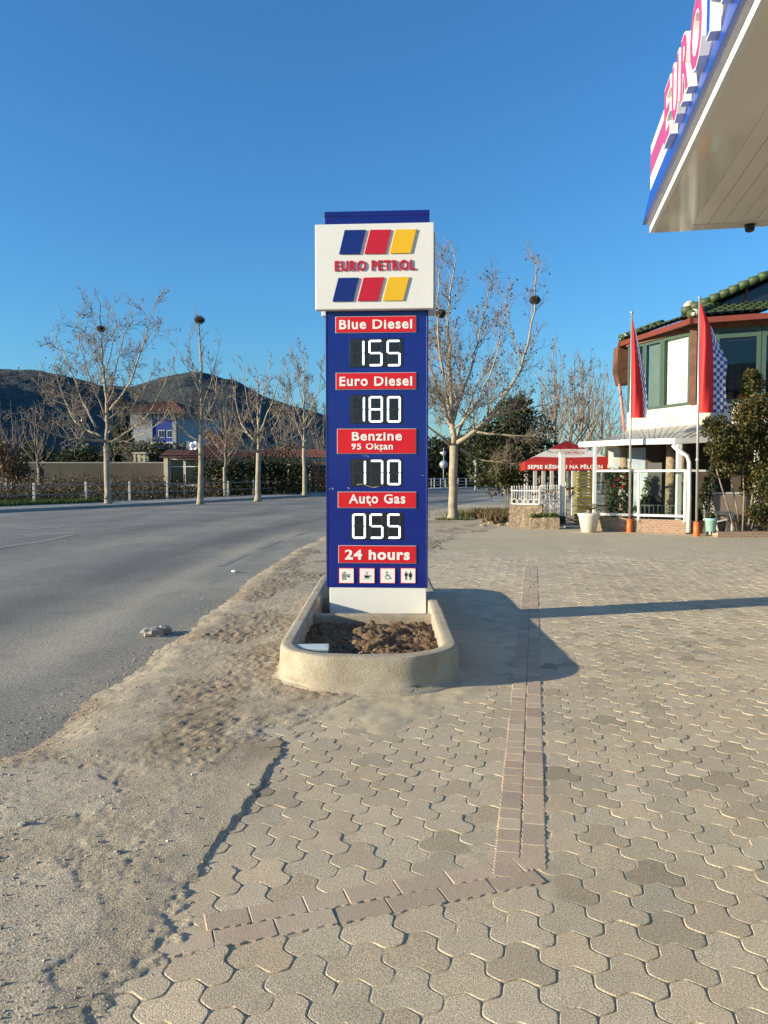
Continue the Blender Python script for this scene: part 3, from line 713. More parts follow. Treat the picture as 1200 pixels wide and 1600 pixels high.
def digit(ch, r, par):
    x0, z0, x1, z1 = r; t = .0175; g = .0035; zm = (z0 + z1) / 2; c = .012
    polys = {
        'a': [(x0 + c + g, z1), (x1 - c - g, z1), (x1 - t * .55, z1 - t * .5), (x1 - t - g * .3, z1 - t), (x0 + t + g * .3, z1 - t), (x0 + t * .55, z1 - t * .5)],
        'd': [(x0 + t + g * .3, z0 + t), (x1 - t - g * .3, z0 + t), (x1 - t * .55, z0 + t * .5), (x1 - c - g, z0), (x0 + c + g, z0), (x0 + t * .55, z0 + t * .5)],
        'g': [(x0 + t * .5 + g, zm), (x0 + t + g, zm + t * .45), (x1 - t - g, zm + t * .45), (x1 - t * .5 - g, zm), (x1 - t - g, zm - t * .45), (x0 + t + g, zm - t * .45)]}
    def vert(xa, xb, za, zb_, sgn):
        return [(xa, za + t * .35), (xa, zb_ - c - t * .1), (xa + sgn * t * .45, zb_ - t * .45), (xb, zb_ - t - g * .3), (xb, za + t * .5), (xa + sgn * t * .5, za + g)]
    polys['f'] = vert(x0, x0 + t, zm, z1, 1); polys['b'] = vert(x1, x1 - t, zm, z1, -1)
    fl = lambda P: [(x, 2 * zm - z) for x, z in P]
    polys['e'] = fl(polys['f']); polys['c'] = fl(polys['b'])
    on = MB(); off = MB(); y = -.0065
    for k, P in polys.items():
        ar = sum(P[i][0] * P[(i + 1) % len(P)][1] - P[(i + 1) % len(P)][0] * P[i][1] for i in range(len(P)))
        if ar < 0: P = P[::-1]
        P3 = [(x, y, z) for x, z in P]
        if k in SEG[ch]: on.prism(P3, (0, .003, 0), SM)
        else:
            xs_ = [p[0] for p in P]; zs_ = [p[1] for p in P]; vertc = max(zs_) - min(zs_) > max(xs_) - min(xs_)
            n = 9 if vertc else 6; cxm = (min(xs_) + max(xs_)) / 2; czm = (min(zs_) + max(zs_)) / 2
            for i in range(n):
                f = (i + .5) / n
                for s_ in (-.3, .3):
                    px_, pz_ = (cxm + s_ * t, min(zs_) + f * (max(zs_) - min(zs_))) if vertc else (min(xs_) + f * (max(xs_) - min(xs_)), czm + s_ * t)
                    off.box((px_ - .0022, y + .002, pz_ - .0022), (px_ + .0022, y + .0035, pz_ + .0022), SM)
    o = on.build('digit', m_led, par)
    if off.n: off.build('unlit_segment', m_offled, par)
disp = [('155', (546.3, 529, 629.4, 574), (531.5, 572), (548.2, 569, 576, 597.3, 604.6, 625.8)), ('180', (547.2, 617, 629.0, 661.7), (619.3, 659.8), (549.3, 570, 576.6, 598, 605, 626)),
        ('170', (547.6, 717, 628.6, 760.2), (718.8, 757.8), (550.6, 571.6, 578, 598.4, 605.3, 626)), ('055', (548.4, 801, 629.8, 843.8), (802.8, 841.5), (550.6, 571.4, 577.8, 598.6, 605.4, 625.8))]
for txt, px, (v0, v1), us in disp:
    a = SR(*px); b = MB(); b.bbox((a[0], -.0035, a[1]), (a[2], .02, a[3]), .001, SM); o = b.build('price_display', m_dark, sign)
    for k, ch in enumerate(txt): digit(ch, SR(us[2 * k], v0, us[2 * k + 1], v1), o)
# service pictograms
def icon_plate(px):
    a = SR(*px); b = MB(); b.bbox((a[0], -.006, a[1]), (a[2], -.0006, a[3]), .002, SM); o = b.build('icon_plate', m_redp, sign)
    e = .0065; b = MB(); b.bbox((a[0] + e, -.009, a[1] + e), (a[2] - e, -.0062, a[3] - e), .001, SM); b.build('icon_field', m_wlet, o)
    return o, ((a[0] + a[2]) / 2, (a[1] + a[3]) / 2)
def flat(b, P, c, s=.001, y=-.0092):
    P3 = [(c[0] + x * s, y - .0006, c[1] + z * s) for x, z in P]
    ar = sum(P[i][0] * P[(i + 1) % len(P)][1] - P[(i + 1) % len(P)][0] * P[i][1] for i in range(len(P)))
    b.prism(P3 if ar > 0 else P3[::-1], (0, .0006, 0), SM)
def disc(cx, cz, r, n=14, a0=0, a1=360): return [(cx + r * math.cos(R(a0 + (a1 - a0) * k / n)), cz + r * math.sin(R(a0 + (a1 - a0) * k / n))) for k in range(n + (a1 - a0 < 360))]
def arc(b, cx, cz, r, wd, a0, a1, c, n=12):
    for k in range(n):
        p, q = R(a0 + (a1 - a0) * k / n), R(a0 + (a1 - a0) * (k + 1) / n)
        flat(b, [(cx + (r - wd / 2) * math.cos(p), cz + (r - wd / 2) * math.sin(p)), (cx + (r + wd / 2) * math.cos(p), cz + (r + wd / 2) * math.sin(p)), (cx + (r + wd / 2) * math.cos(q), cz + (r + wd / 2) * math.sin(q)), (cx + (r - wd / 2) * math.cos(q), cz + (r - wd / 2) * math.sin(q))], c)
def rc(x0, z0, x1, z1): return [(x0, z0), (x1, z0), (x1, z1), (x0, z1)]
o, c = icon_plate((529.6, 887.3, 553.7, 911.6)); b = MB()      # lubricants and service
for k in range(5): flat(b, rc(-42, -40 + k * 13, -6, -32 + k * 13), c)
flat(b, rc(-46, -44, -42, 26), c); flat(b, rc(-6, -44, -2, 26), c); flat(b, rc(-38, 26, -10, 34), c); flat(b, rc(-30, 38, -4, 42), c)
arc(b, 22, 0, 12, 9, 50, 310, c); flat(b, rc(26, -16, 44, -8), c); flat(b, rc(26, 8, 44, 14), c); flat(b, disc(20, -4, 8), c); b.build('pictogram', m_black, o)
o, c = icon_plate((561.6, 887.3, 586, 911.6)); b = MB()        # hot cup
flat(b, [(-32, 4), (26, 4), (24, -12), (14, -24), (-20, -24), (-30, -12)], c); flat(b, rc(-40, -36, 34, -31), c); arc(b, 30, -6, 11, 5, -100, 100, c)
for dx in (-12, 2): 
    for k in range(4): arc(b, dx, 12 + k * 9, 4.5, 3, 90 + 180 * (k % 2), 270 + 180 * (k % 2), c, 5)
b.build('pictogram', m_black, o)
o, c = icon_plate((594, 887.3, 618, 911.6)); b = MB()          # wheelchair
flat(b, disc(-10, 34, 9), c); flat(b, [(-14, 22), (-5, 22), (-3, -2), (-12, -2)], c); flat(b, rc(-8, 6, 14, 12), c); flat(b, rc(-10, -6, 18, 2), c)
flat(b, [(12, 2), (20, 2), (32, -26), (24, -28)], c); flat(b, rc(26, -30, 42, -23), c); arc(b, -2, -14, 24, 6, 130, 340, c, 16); b.build('pictogram', m_black, o)
o, c = icon_plate((626, 887.3, 650, 911.6)); b = MB()          # toilets
for dx, sk in ((-22, 0), (22, 1)):
    flat(b, disc(dx, 36, 8), c)
    if sk: flat(b, [(dx - 9, 26), (dx + 9, 26), (dx + 18, -14), (dx - 18, -14)], c)
    else: flat(b, rc(dx - 11, -6, dx + 11, 26), c)
    flat(b, [(dx - 11, 26), (dx - 17, 24), (dx - 19, 0), (dx - 14, 0)], c); flat(b, [(dx + 11, 26), (dx + 17, 24), (dx + 19, 0), (dx + 14, 0)], c)
    flat(b, rc(dx - 9, -44, dx - 2, -5), c); flat(b, rc(dx + 2, -44, dx + 9, -5), c)
b.build('pictogram', m_black, o)

# ------------------------------------------------------------------ station canopy
m_fasc_b = mat('canopy_blue', (.006, .060, .36), .35, .04, 2); m_fasc_r = mat('canopy_red', (.40, .050, .17), .4, .04, 2)
m_fasc_w = mat('canopy_white', (.78, .78, .76), .4, .02, 2); m_soff = mat('soffit_sheet', (.78, .74, .66), .22, .03, 1.5, spec=.6, bump=.05, bscale=1.2, bdist=.03)
m_rec = mat('recess_grey', (.60, .59, .66), .5)
C0 = W(1015, 364, 10.95); ZS = float(C0[2]); C0 = np.array((C0[0], C0[1], 0))
canopy = thing('station_canopy', 'large white soffited petrol station canopy with blue, white and red fascia overhead', 'canopy', tuple(C0))
CM = np.eye(4); CM[:3, 0] = WV; CM[:3, 1] = -DV; CM[:3, 2] = (0, 0, 1); CM[:3, 3] = C0    # local: x inward, y towards the viewer, z up
LEN, WID = 15.0, 9.0
zz_ = lambda px: px
def run(name, prof, mt, closed=True, y0=0.0, y1=LEN):
    b = MB(); b.prism([(x, y0, z) for x, z in prof], (0, y1 - y0, 0), CM); return b.build(name, mt, canopy)
run('edge_trim', [(0, ZS - .004), (.05, ZS - .004), (.05, ZS + .09), (0, ZS + .09)], m_fasc_w)
run('recess_panel', [(-.046, ZS + .120), (-.001, ZS + .0945), (.03, ZS + .0945), (.03, ZS + .12), (-.046, ZS + .135)], m_rec)
run('blue_skirt', [(-.10, ZS + .112), (-.047, ZS + .118), (-.047, ZS + .132), (-.086, ZS + .132), (.012, ZS + .58), (0, ZS + .58)], m_fasc_b)
run('white_strip', [(0, ZS + .5815), (.03, ZS + .6015), (.03, ZS + .7785), (0, ZS + .7785)], m_fasc_w)
fas = run('red_band', [(-.002, ZS + .78), (.03, ZS + .78), (.03, ZS + 1.06), (-.002, ZS + 1.06)], m_fasc_r)
run('white_strip', [(0, ZS + 1.0615), (.03, ZS + 1.0615), (.03, ZS + 1.19), (0, ZS + 1.19)], m_fasc_w)
b = MB(); b.box((.04, .012, ZS + 1.14), (WID, LEN, ZS + 1.17), CM); b.box((.065, .012, ZS + .10), (WID, .03, ZS + 1.139), CM); b.box((WID - .02, .04, ZS + .10), (WID, LEN, ZS + 1.139), CM); b.build('roof_deck', m_fasc_w, canopy)
b = MB(); b.box((.0505, 0, ZS - .002), (WID, .24, ZS + .02), CM); b.box((.0505, .2405, ZS - .002), (.52, LEN, ZS + .02), CM); b.build('border_sheet', mat('glossy_border_sheet', (.74, .70, .62), .09, .03, 1.5, spec=.7, bump=.04, bscale=1.0, bdist=.03), canopy)
b = MB()
k = 0; x = .526
while x < WID - .2:
    b.bbox((x, .246, ZS + .004), (x + .192, LEN, ZS + .03), .004, CM); x += .198
b.build('soffit_planks', m_soff, canopy)
b = MB()
for yc in (4.5, 11.5): b.bbox((4.6, yc - .17, -.05), (4.94, yc + .17, ZS + .003), .01, CM); 
b.build('post', m_fasc_w, canopy)
# raised letters on the fascia
CT = CM.copy(); CT[:3, 0] = -DV; CT[:3, 1] = WV                       # text local: x towards viewer, y inward, z up
CT[:3, 3] = C0
def yfas(Y): return (C0[1] - Y) / DV[1]
lets = [('E', 8.92, .40), ('U', 8.42, .40), ('R', 7.92, .42), ('O', 7.46, .56), ('P', 6.74, .42), ('E', 6.22, .38), ('T', 5.74, .42), ('R', 5.22, .42), ('O', 4.7, .56), ('L', 4.02, .36)]
m_letr = mat('letter_red_face', (.44, .05, .17), .35); m_letb = mat('letter_blue_face', (.015, .08, .44), .35); m_letw = mat('letter_white_case', (.80, .76, .72), .45)
for k, (ch, Y, wd) in enumerate(lets):
    xs0 = yfas(Y + .02); Mq = CT @ np.array(Matrix.Translation((0, -.055, 0)))
    V, F = text_mesh(ch, Mq, xs0, xs0 + wd, ZS + .33, .66, .085, .045, 1.0)
    b = MB(); b.add(V, F); o = b.build('letter', m_letw, canopy)
    Mq = CT @ np.array(Matrix.Translation((0, -.1402, 0)))
    V, F = text_mesh(ch, Mq, xs0 + .022, xs0 + wd - .022, ZS + .352, .616, .004, .018, 1.0)
    b = MB(); b.add(V, F); b.build('letter_face', m_letr if k < 4 else m_letb, o)
    b = MB()
    for q in (.12, wd - .12): b.bar(xf(CT, [(xs0 + q, 0.03, ZS + .66)])[0], xf(CT, [(xs0 + q, -.06, ZS + .66)])[0], .02)
    b.build('spacer', m_letw, o)
dc = thing('dome_camera', 'small black rounded device under the far edge of the white canopy soffit', 'camera', tuple(xf(CM, [(1.28, .12, ZS - .002)])[0]))
b = MB(); p = xf(CM, [(1.28, .12, 0)])[0]; b.lathe([(.02, -.10), (.055, -.085), (.062, -.05), (.062, -.012), (.05, 0)], (p[0], p[1], ZS - .003), 14); b.build('camera_body', m_black, dc)
b = MB(); b.lathe([(.07, -.012), (.075, -.006), (.075, -.001)], (p[0], p[1], ZS - .0025), 14); b.build('base', m_dark, dc)

# ------------------------------------------------------------------ hills
def hills():
    us = np.linspace(-420, 1500, 150)
    ridge = np.interp(us, [-420, -200, 0, 60, 100, 170, 205, 250, 300, 370, 430, 500, 560, 640, 760, 900, 1100, 1500],
                      [600, 580, 585, 586, 591, 607, 608, 597, 590, 598, 628, 645, 672, 705, 716, 714, 714, 716])
    far = 1500 + 250 * np.sin(us / 300)
    zr = np.array([W(u, v + 7, y)[2] for u, v, y in zip(us, ridge, far)]); xr = np.array([W(u, 742, y)[0] for u, y in zip(us, far)])
    T = np.linspace(0, 1.25, 70); X = []; Y = []; Z = []
    for t in T:
        k = np.sin(min(t, 1) * math.pi / 2) if t <= 1 else 1 - (t - 1) * 1.6
        y = far - 900 * (1 - t); sc = y / far
        X.append(xr * sc); Y.append(y); Z.append(zr * k)
    X = np.array(X); Y = np.array(Y); Z = np.array(Z)
    rav = fbm(X * .008, Y * .004, 4, 7) - .5; Z = Z * (1 + .30 * rav * np.sin(np.clip(T, 0, 1) * math.pi)[:, None]) + 9 * (fbm(X * .05, Y * .05, 3, 8) - .5) * np.clip(T * 3, 0, 1)[:, None]
    Z[0] = -1
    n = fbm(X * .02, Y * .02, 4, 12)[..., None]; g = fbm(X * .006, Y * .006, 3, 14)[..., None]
    c = np.array((.040, .049, .046)) * (.55 + .9 * n) + sstep(.5, .7, g) * np.array((.014, .012, .009))  # bluish cast of distant haze is put into the hillside colour
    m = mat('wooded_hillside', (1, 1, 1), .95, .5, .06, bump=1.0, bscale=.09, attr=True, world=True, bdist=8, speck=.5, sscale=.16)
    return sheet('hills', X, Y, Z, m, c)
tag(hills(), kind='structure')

# ------------------------------------------------------------------ plants
m_bark = mat('pale_plane_bark', (.37, .315, .23), .9, .28, 3.0, bump=.5, bscale=25, col2=(.24, .20, .14), scale2=4, amt2=.6)
m_twig = mat('grey_twigs', (.235, .19, .15), .9, .2, 6)
m_seed = mat('brown_seed_balls', (.055, .036, .026), .95, .2, 9)
m_nest = mat('dark_twig_nest', (.060, .045, .034), .95, .3, 20)
m_leaf = mat('leaves', (1, 1, 1), .6, .1, 5, attr=True, trans=.25, spec=.3)
class Tree:
    """collects the tubes of one bare tree: trunk, limbs and twigs, seed balls"""
    def __init__(s, seed, dens=1.0, seeds=.25, minr=.006, ball=.03):
        s.r = random.Random(seed); s.trunk = MB(); s.crown = MB(); s.seed = MB(); s.dens = dens; s.seeds = seeds; s.minr = minr; s.ball = ball; s.ns = 0; s.tip = (.5, .9)
    def limb(s, pts, r0, r1, lvl=1, mb=None, sub=True, every=.55, kid=(1.1, 2.0), upb=.25):
        P = np.array(pts, float); d = np.r_[0, np.cumsum(np.linalg.norm(np.diff(P, axis=0), axis=1))]; n = max(4, int(d[-1] / .35))
        q = np.linspace(0, d[-1], n); P = np.stack([np.interp(q, d, P[:, k]) for k in range(3)], 1)
        for _ in range(2): P[1:-1] = (P[:-2] + 2 * P[1:-1] + P[2:]) / 4
        P[1:-1] += np.array([[s.r.gauss(0, .02) for _ in range(3)] for _ in range(n - 2)])
        rad = r0 + (r1 - r0) * (np.linspace(0, 1, n) ** .8)
        (mb or s.crown).tube(P, rad, 8 if r0 > .05 else 6)
        if sub:
            L = d[-1]; t = .9 if lvl == 1 else .3
            while t < L:
                k = min(n - 2, int(t / L * (n - 1))); dr = P[k + 1] - P[k]; dr /= np.linalg.norm(dr)
                s.kid(P[k], dr, s.r.uniform(*kid) * (1 - .45 * t / L), max(s.minr * 1.5, rad[k] * .45), lvl + 1, upb)
                t += every / s.dens * s.r.uniform(.6, 1.4)
            s.kid(P[-1], (P[-1] - P[-3]) / np.linalg.norm(P[-1] - P[-3]), s.r.uniform(*s.tip), r1, lvl + 1, upb)
        return P
    def kid(s, p, dr, L, r, lvl, upb):
        g = s.r.gauss
        side = np.cross(dr, (g(0, 1), g(0, 1), g(0, 1))); side /= np.linalg.norm(side) + 1e-9
        a = R(s.r.uniform(28, 62)); d = dr * math.cos(a) + side * math.sin(a); d[2] += upb * .6
        d /= np.linalg.norm(d); n = 5 if lvl <= 2 else 4 if L > .45 else 3; P = [np.array(p)]
        for i in range(n):
            d = d + np.array((g(0, .10), g(0, .10), g(0, .08) + upb * .35)); d /= np.linalg.norm(d); P.append(P[-1] + d * L / n)
        P = np.array(P); r1 = max(s.minr * .6, r * .35)
        s.crown.tube(P, np.linspace(r, r1, n + 1), 5 if lvl <= 2 else 3, caps=False, mi=0 if lvl <= 2 else 1)
        if lvl < 4 and L > .35:
            m = max(2, int(L / (.15 if lvl == 2 else .15) * s.dens))
            for i in range(m):
                k = s.r.uniform(.2, 1) * n; j = min(n - 1, int(k)); q = P[j] + (P[j + 1] - P[j]) * (k - j)
                e = P[j + 1] - P[j]; e /= np.linalg.norm(e)
                s.kid(q, e, L * s.r.uniform(.30, .62), max(s.minr, r * .5), lvl + 1, upb * .9)
        elif s.r.random() < s.seeds:
            q = P[s.r.randint(1, n)] - np.array((0, 0, s.r.uniform(.03, .10)))
            b = s.ball * s.r.uniform(.7, 1.15)
            s.seed.add(q + np.array([(b, 0, 0), (-b, 0, 0), (0, b, 0), (0, -b, 0), (0, 0, b), (0, 0, -b)]), [(0, 2, 4), (2, 1, 4), (1, 3, 4), (3, 0, 4), (2, 0, 5), (1, 2, 5), (3, 1, 5), (0, 3, 5)]); s.ns += 1
    def done(s, name, label, loc, group=None, bark=None, twig=None, cat='tree'):
        t = thing(name, label, cat, loc, 0, group)
        s.trunk.build('trunk', bark or m_bark, t); s.crown.build('crown', [twig or m_bark, m_twig], t)
        if s.ns: tag(s.seed.build('seed_balls', m_seed, t), kind='stuff')
        return t
def px3(pts, Y0):
    return [W(u, v, Y0 + dy) for u, v, dy in pts]
def trunk_flare(tr, P0, P1, r0, r1, lean=0):
    P0 = np.array(P0, float); P1 = np.array(P1, float); t = np.array([0, .03, .08, .2, .4, .6, .8, 1.0])
    P = P0 + (P1 - P0) * t[:, None]; P[1:-1, :2] += np.array([[tr.r.gauss(0, .012) for _ in range(2)] for _ in range(6)])
    rad = r0 + (r1 - r0) * t; rad[0] *= 1.5; rad[1] *= 1.25; rad[2] *= 1.08
    P[0, 2] -= .1; tr.trunk.tube(P, rad, 14)
GP = 'bare plane trees along the road'  # every one has its own crown
def nest(c, r, label):
    n = thing('bird_nest', label, 'nest', tuple(c), 0, 'nests in the bare trees'); b = MB(); rr = random.Random(int(c[0] * 100))
    b.blob(c, (r * .62, r * .62, r * .42), 3, .5, 9, 6)
    for k in range(150):
        d = np.array((rr.gauss(0, 1), rr.gauss(0, 1), rr.gauss(0, .7))); d /= np.linalg.norm(d); q = np.array(c) + d * np.array((1, 1, .7)) * r * rr.uniform(.45, .95)
        e = np.cross(d, (rr.gauss(0, 1), rr.gauss(0, 1), rr.gauss(0, 1))); e = e / np.linalg.norm(e) * r * rr.uniform(.5, 1.0)
        b.tube([q - e, q + d * .03, q + e * .8], .008, 3, caps=False)
    b.build('twig_ball', m_nest, n)
# the plane tree right of the sign
Y5 = 26.6; t5 = Tree(11, 1.35, .22, .006, .036); B5 = G(708, 812)
trunk_flare(t5, (B5[0], Y5, 0), W(709, 694, Y5), .16, .145)
for pts, r0, r1 in (
        ([(709, 698, 0), (706, 640, .1), (702, 560, .3), (699, 480, .5), (712, 405, .6)], .105, .018),
        ([(706, 655, 0), (692, 590, -.3), (684, 520, -.5), (684, 460, -.6), (690, 412, -.7)], .07, .016),
        ([(708, 650, 0), (733, 588, .5), (752, 510, .9), (768, 440, 1.2)], .06, .014),
        ([(714, 692, 0), (746, 672, -.5), (771, 645, -.8), (800, 600, -1.1), (816, 574, -1.3), (829, 520, -1.4), (836, 470, -1.4), (838, 410, -1.4)], .085, .015),
        ([(742, 674, -.4), (790, 683, -.9), (850, 679, -1.2)], .045, .014),
        ([(718, 700, 0), (742, 718, .2), (762, 728, .3), (782, 716, .3)], .045, .018),
        ([(702, 695, 0), (690, 682, -.6), (670, 668, -1.5), (640, 640, -2.2)], .05, .015),
        ([(775, 642, -.8), (830, 640, .2), (880, 622, .8), (905, 600, 1.0)], .035, .010),
        ([(712, 690, 0), (725, 655, 1.2), (745, 600, 2.2), (770, 560, 2.9), (790, 500, 3.2)], .06, .013),
        ([(706, 680, 0), (696, 640, 1.3), (676, 590, 2.2), (665, 540, 2.6)], .05, .012),
        ([(712, 668, 0), (740, 640, -1.3), (765, 590, -2.3), (782, 530, -2.8)], .05, .012),
        ([(705, 660, 0), (690, 625, -1.4), (672, 575, -2.2), (660, 520, -2.5)], .05, .012),
        ([(820, 566, -1.3), (800, 520, -1.0), (790, 470, -.8)], .03, .010)):
    t5.limb(px3(pts, Y5), r0, r1, 1, every=.50, kid=(.9, 1.8))
t5.done('plane_tree', 'tall bare tree with pale trunk right of the price sign, two nests in its crown', (B5[0], Y5, 0), GP)
nest(W(688, 490, 26.0), .16, 'dark nest beside the white headboard, the lower one in the tree behind')
nest(W(836, 469, 25.2), .16, 'dark nest high on the upswept right limb of the tree right of the sign')
# left plane tree
Y1 = 38.7; t1 = Tree(21, 1.15, .12, .009, .042); B1 = W(169, 790, Y1)
trunk_flare(t1, (B1[0], Y1, .08), W(166, 698, Y1), .165, .14)
for pts, r0, r1 in (
        ([(166, 702, 0), (168, 650, .2), (160, 560, .4), (157, 475, .5)], .13, .02),
        ([(162, 688, 0), (110, 687, -.8), (70, 675, -1.5), (40, 645, -1.8)], .085, .016),
        ([(158, 682, 0), (118, 662, .8), (98, 620, 1.4), (84, 570, 1.7)], .075, .015),
        ([(150, 668, .1), (122, 612, .6), (100, 548, .9), (80, 520, 1.0)], .075, .014),
        ([(172, 640, .2), (200, 606, -.6), (214, 570, -.9), (233, 505, -1.2), (246, 468, -1.3)], .08, .014),
        ([(174, 690, 0), (228, 655, -.8), (258, 600, -1.2), (277, 548, -1.4)], .07, .013),
        ([(166, 632, .2), (182, 570, 1.2), (204, 480, 1.8)], .06, .012),
        ([(164, 650, .2), (140, 590, -1.2), (120, 520, -2.0)], .06, .012),
        ([(170, 676, 0), (205, 640, 1.6), (240, 580, 2.6)], .06, .012),
        ([(160, 690, 0), (130, 672, -1.8), (90, 640, -3.2), (50, 590, -3.8)], .06, .012),
        ([(170, 690, 0), (200, 690, -1.6), (240, 670, -2.8), (270, 640, -3.4)], .055, .012),
        ([(158, 600, .3), (140, 545, .2), (128, 490, .2)], .04, .011), ([(166, 580, .3), (178, 530, .0), (176, 480, -.2)], .04, .011)):
    t1.limb(px3(pts, Y1), r0 * .85, r1, 1, every=.66, kid=(1.0, 2.1), upb=.12)
t1.done('plane_tree', 'wide spreading bare tree on the far kerb at left, dark nest near its top', (B1[0], Y1, .08), GP)
nest(W(158, 514, 39.1), .19, 'dark nest near the top of the wide bare tree by the far left kerb')
# slim tall tree with a nest at its tip
Y2 = 41; t2 = Tree(31, 1.0, .12, .010, .042); B2 = W(313, 788, Y2)
trunk_flare(t2, (B2[0], Y2, .08), W(314, 680, Y2), .15, .115)
t2.limb(px3([(314, 684, 0), (315, 620, .1), (314, 560, .1), (311, 505, .1)], Y2), .12, .03, 1, every=.55, kid=(.8, 1.5), upb=.55)
for pts in ([(316, 684, 0), (345, 655, .4), (352, 610, .6)], [(312, 668, 0), (290, 640, -.5), (278, 590, -.7)], [(315, 640, 0), (332, 590, -.8), (345, 530, -1.0)], [(313, 620, 0), (298, 570, .6), (296, 520, .8)], [(313, 690, 0), (285, 675, .8), (262, 640, 1.3)], [(316, 660, 0), (336, 630, 1.4), (340, 580, 1.8)]):
    t2.limb(px3(pts, Y2), .045, .012, 1, every=.6, kid=(.7, 1.4), upb=.5)
t2.done('plane_tree', 'slim upright bare tree on the far kerb with a nest at its very tip', (B2[0], Y2, .08), GP)
nest(W(312, 500, 41.1), .25, 'dark nest at the very tip of the slim upright bare tree')
Y3 = 45.5; t3 = Tree(41, 1.1, .12, .012, .05); B3 = W(403, 782, Y3)
trunk_flare(t3, (B3[0], Y3, .08), W(404, 708, Y3), .165, .14)
for pts, r0 in (([(404, 712, 0), (403, 640, .2), (402, 580, .3)], .10), ([(402, 706, 0), (372, 692, -.6), (345, 675, -1.2), (322, 640, -1.6)], .08), ([(398, 690, 0), (375, 660, .8), (365, 605, 1.2)], .07), ([(408, 704, 0), (440, 690, .8), (470, 680, 1.2), (492, 650, 1.5)], .07),
                ([(405, 680, 0), (425, 630, -.8), (440, 575, -1.1)], .06), ([(404, 660, 0), (412, 610, 1.2), (424, 560, 1.6)], .05), ([(402, 680, 0), (386, 630, -1.6), (380, 570, -2)], .05), ([(408, 698, 0), (430, 665, 1.8), (452, 610, 2.6)], .06), ([(400, 706, 0), (380, 704, -2), (350, 700, -3.4)], .05)):
    t3.limb(px3(pts, Y3), r0, .014, 1, every=.8, kid=(.9, 1.8), upb=.12)
t3.done('plane_tree', 'stocky bare tree with low spreading limbs, left of the sign behind the road', (B3[0], Y3, .08), GP)
Y4 = 55; t4 = Tree(51, 1.05, .15, .014, .05); B4 = W(476, 778, Y4)
trunk_flare(t4, (B4[0], Y4, .08), W(475, 700, Y4), .16, .13)
for pts, r0 in (([(475, 706, 0), (475, 640, .2), (474, 552, .3)], .11), ([(473, 700, 0), (450, 684, -.6), (432, 650, -1)], .06), ([(476, 690, 0), (500, 670, .8), (520, 640, 1.2)], .06), ([(475, 670, 0), (455, 620, 1.0), (448, 570, 1.4)], .05), ([(475, 660, 0), (496, 620, -.8), (505, 570, -1.1)], .05), ([(474, 690, 0), (462, 660, 1.9), (455, 620, 2.8)], .05), ([(475, 640, 0), (466, 600, -1.2), (462, 560, -1.6)], .04)):
    t4.limb(px3(pts, Y4), r0, .014, 1, every=.8, kid=(1.0, 2.0), upb=.4)
t4.done('plane_tree', 'upright bare tree at the far kerb just left of the blue sign', (B4[0], Y4, .08), GP)
# bare trees behind the cafe: two patterns, copied
def generic(seed, H, Y, cr, spread, n, dens=.7, seeds=.15):
    t = Tree(seed, dens, seeds, .012, .055); rr = t.r
    trunk_flare(t, (0, 0, 0), (rr.gauss(0, .1), rr.gauss(0, .1), cr), .16, .12)
    t.limb([(0, 0, cr - .2), (rr.gauss(0, .2), rr.gauss(0, .2), H * .6), (rr.gauss(0, .3), rr.gauss(0, .3), H * .95)], .11, .02, 1, every=.6, kid=(.9, 1.6), upb=.5)
    for k in range(n):
        a = k * 2.4 + rr.random(); z = cr + (H * .55 - cr) * k / n; l = spread * (1 - .5 * k / n)
        t.limb([(0, 0, z), (math.cos(a) * l * .5, math.sin(a) * l * .5, z + H * .10), (math.cos(a) * l * .9, math.sin(a) * l * .9, z + H * .24), (math.cos(a) * l, math.sin(a) * l, z + H * .40)], .055, .012, 1, every=.7, kid=(.8, 1.6), upb=.45)
    return t
GB = 'bare trees behind the cafe'
specs = [(868, 47, 'bare tree with brown seed balls behind the red parasol, nearest of the row', 1.0), (905, 54, 'tall thin bare tree behind the cafe porch, second in the row behind the parasol', 1.08),
         (940, 62, 'bare tree close beside the timber end of the cafe, farther back in the row', 1.05), (790, 66, 'bare tree showing above the dark evergreen behind the parasol', .95), (845, 75, 'farthest bare tree of the row behind the red parasol', 1.1), (888, 50, 'bare tree between the nearest and the second of the row behind the parasol', .98), (922, 58, 'bare tree rising right behind the left end of the porch roof', 1.02), (955, 68, 'low bare tree just left of the red slanting pipe of the cafe', .92)]
ga = generic(61, 9.8, 47, 2.6, 2.3, 9, .8, .22); gb = generic(62, 9.5, 54, 2.8, 2.0, 8, .75, .22)
pa = ga.done('plane_tree', specs[0][2], (0, 0, 0), GB, None, m_twig); pb = gb.done('plane_tree', specs[1][2], (0, 0, 0), GB, None, m_twig)
for k, (u, Y, lb, sc) in enumerate(specs):
    o = (pa, pb)[k] if k < 2 else copy_tree((pa, pb)[k % 2]); p = W(u, 742, Y)
    o.location = (p[0], Y, -.05); o.rotation_euler = (0, 0, k * 1.9); o.scale = (sc,) * 3; o['label'] = lb
GL = 'bare trees in the field beyond the road'
specl = [(352, 52, 'reddish bare tree in the field between the slim tree and the stocky tree', .8), (440, 75, 'thin bare tree in the field behind the long red roof', .95), (508, 88, 'bare tree half hidden by the left edge of the blue sign', .9), (690, 110, 'bare tree across the road bend between the sign and the pale trunk', .8), (735, 130, 'faint bare tree at the far bend behind the low limb', .8), (60, 60, 'bare tree in the field behind the wide tree at far left', .75), (20, 75, 'bare tree at the left edge of the picture before the dark hill', .85)]
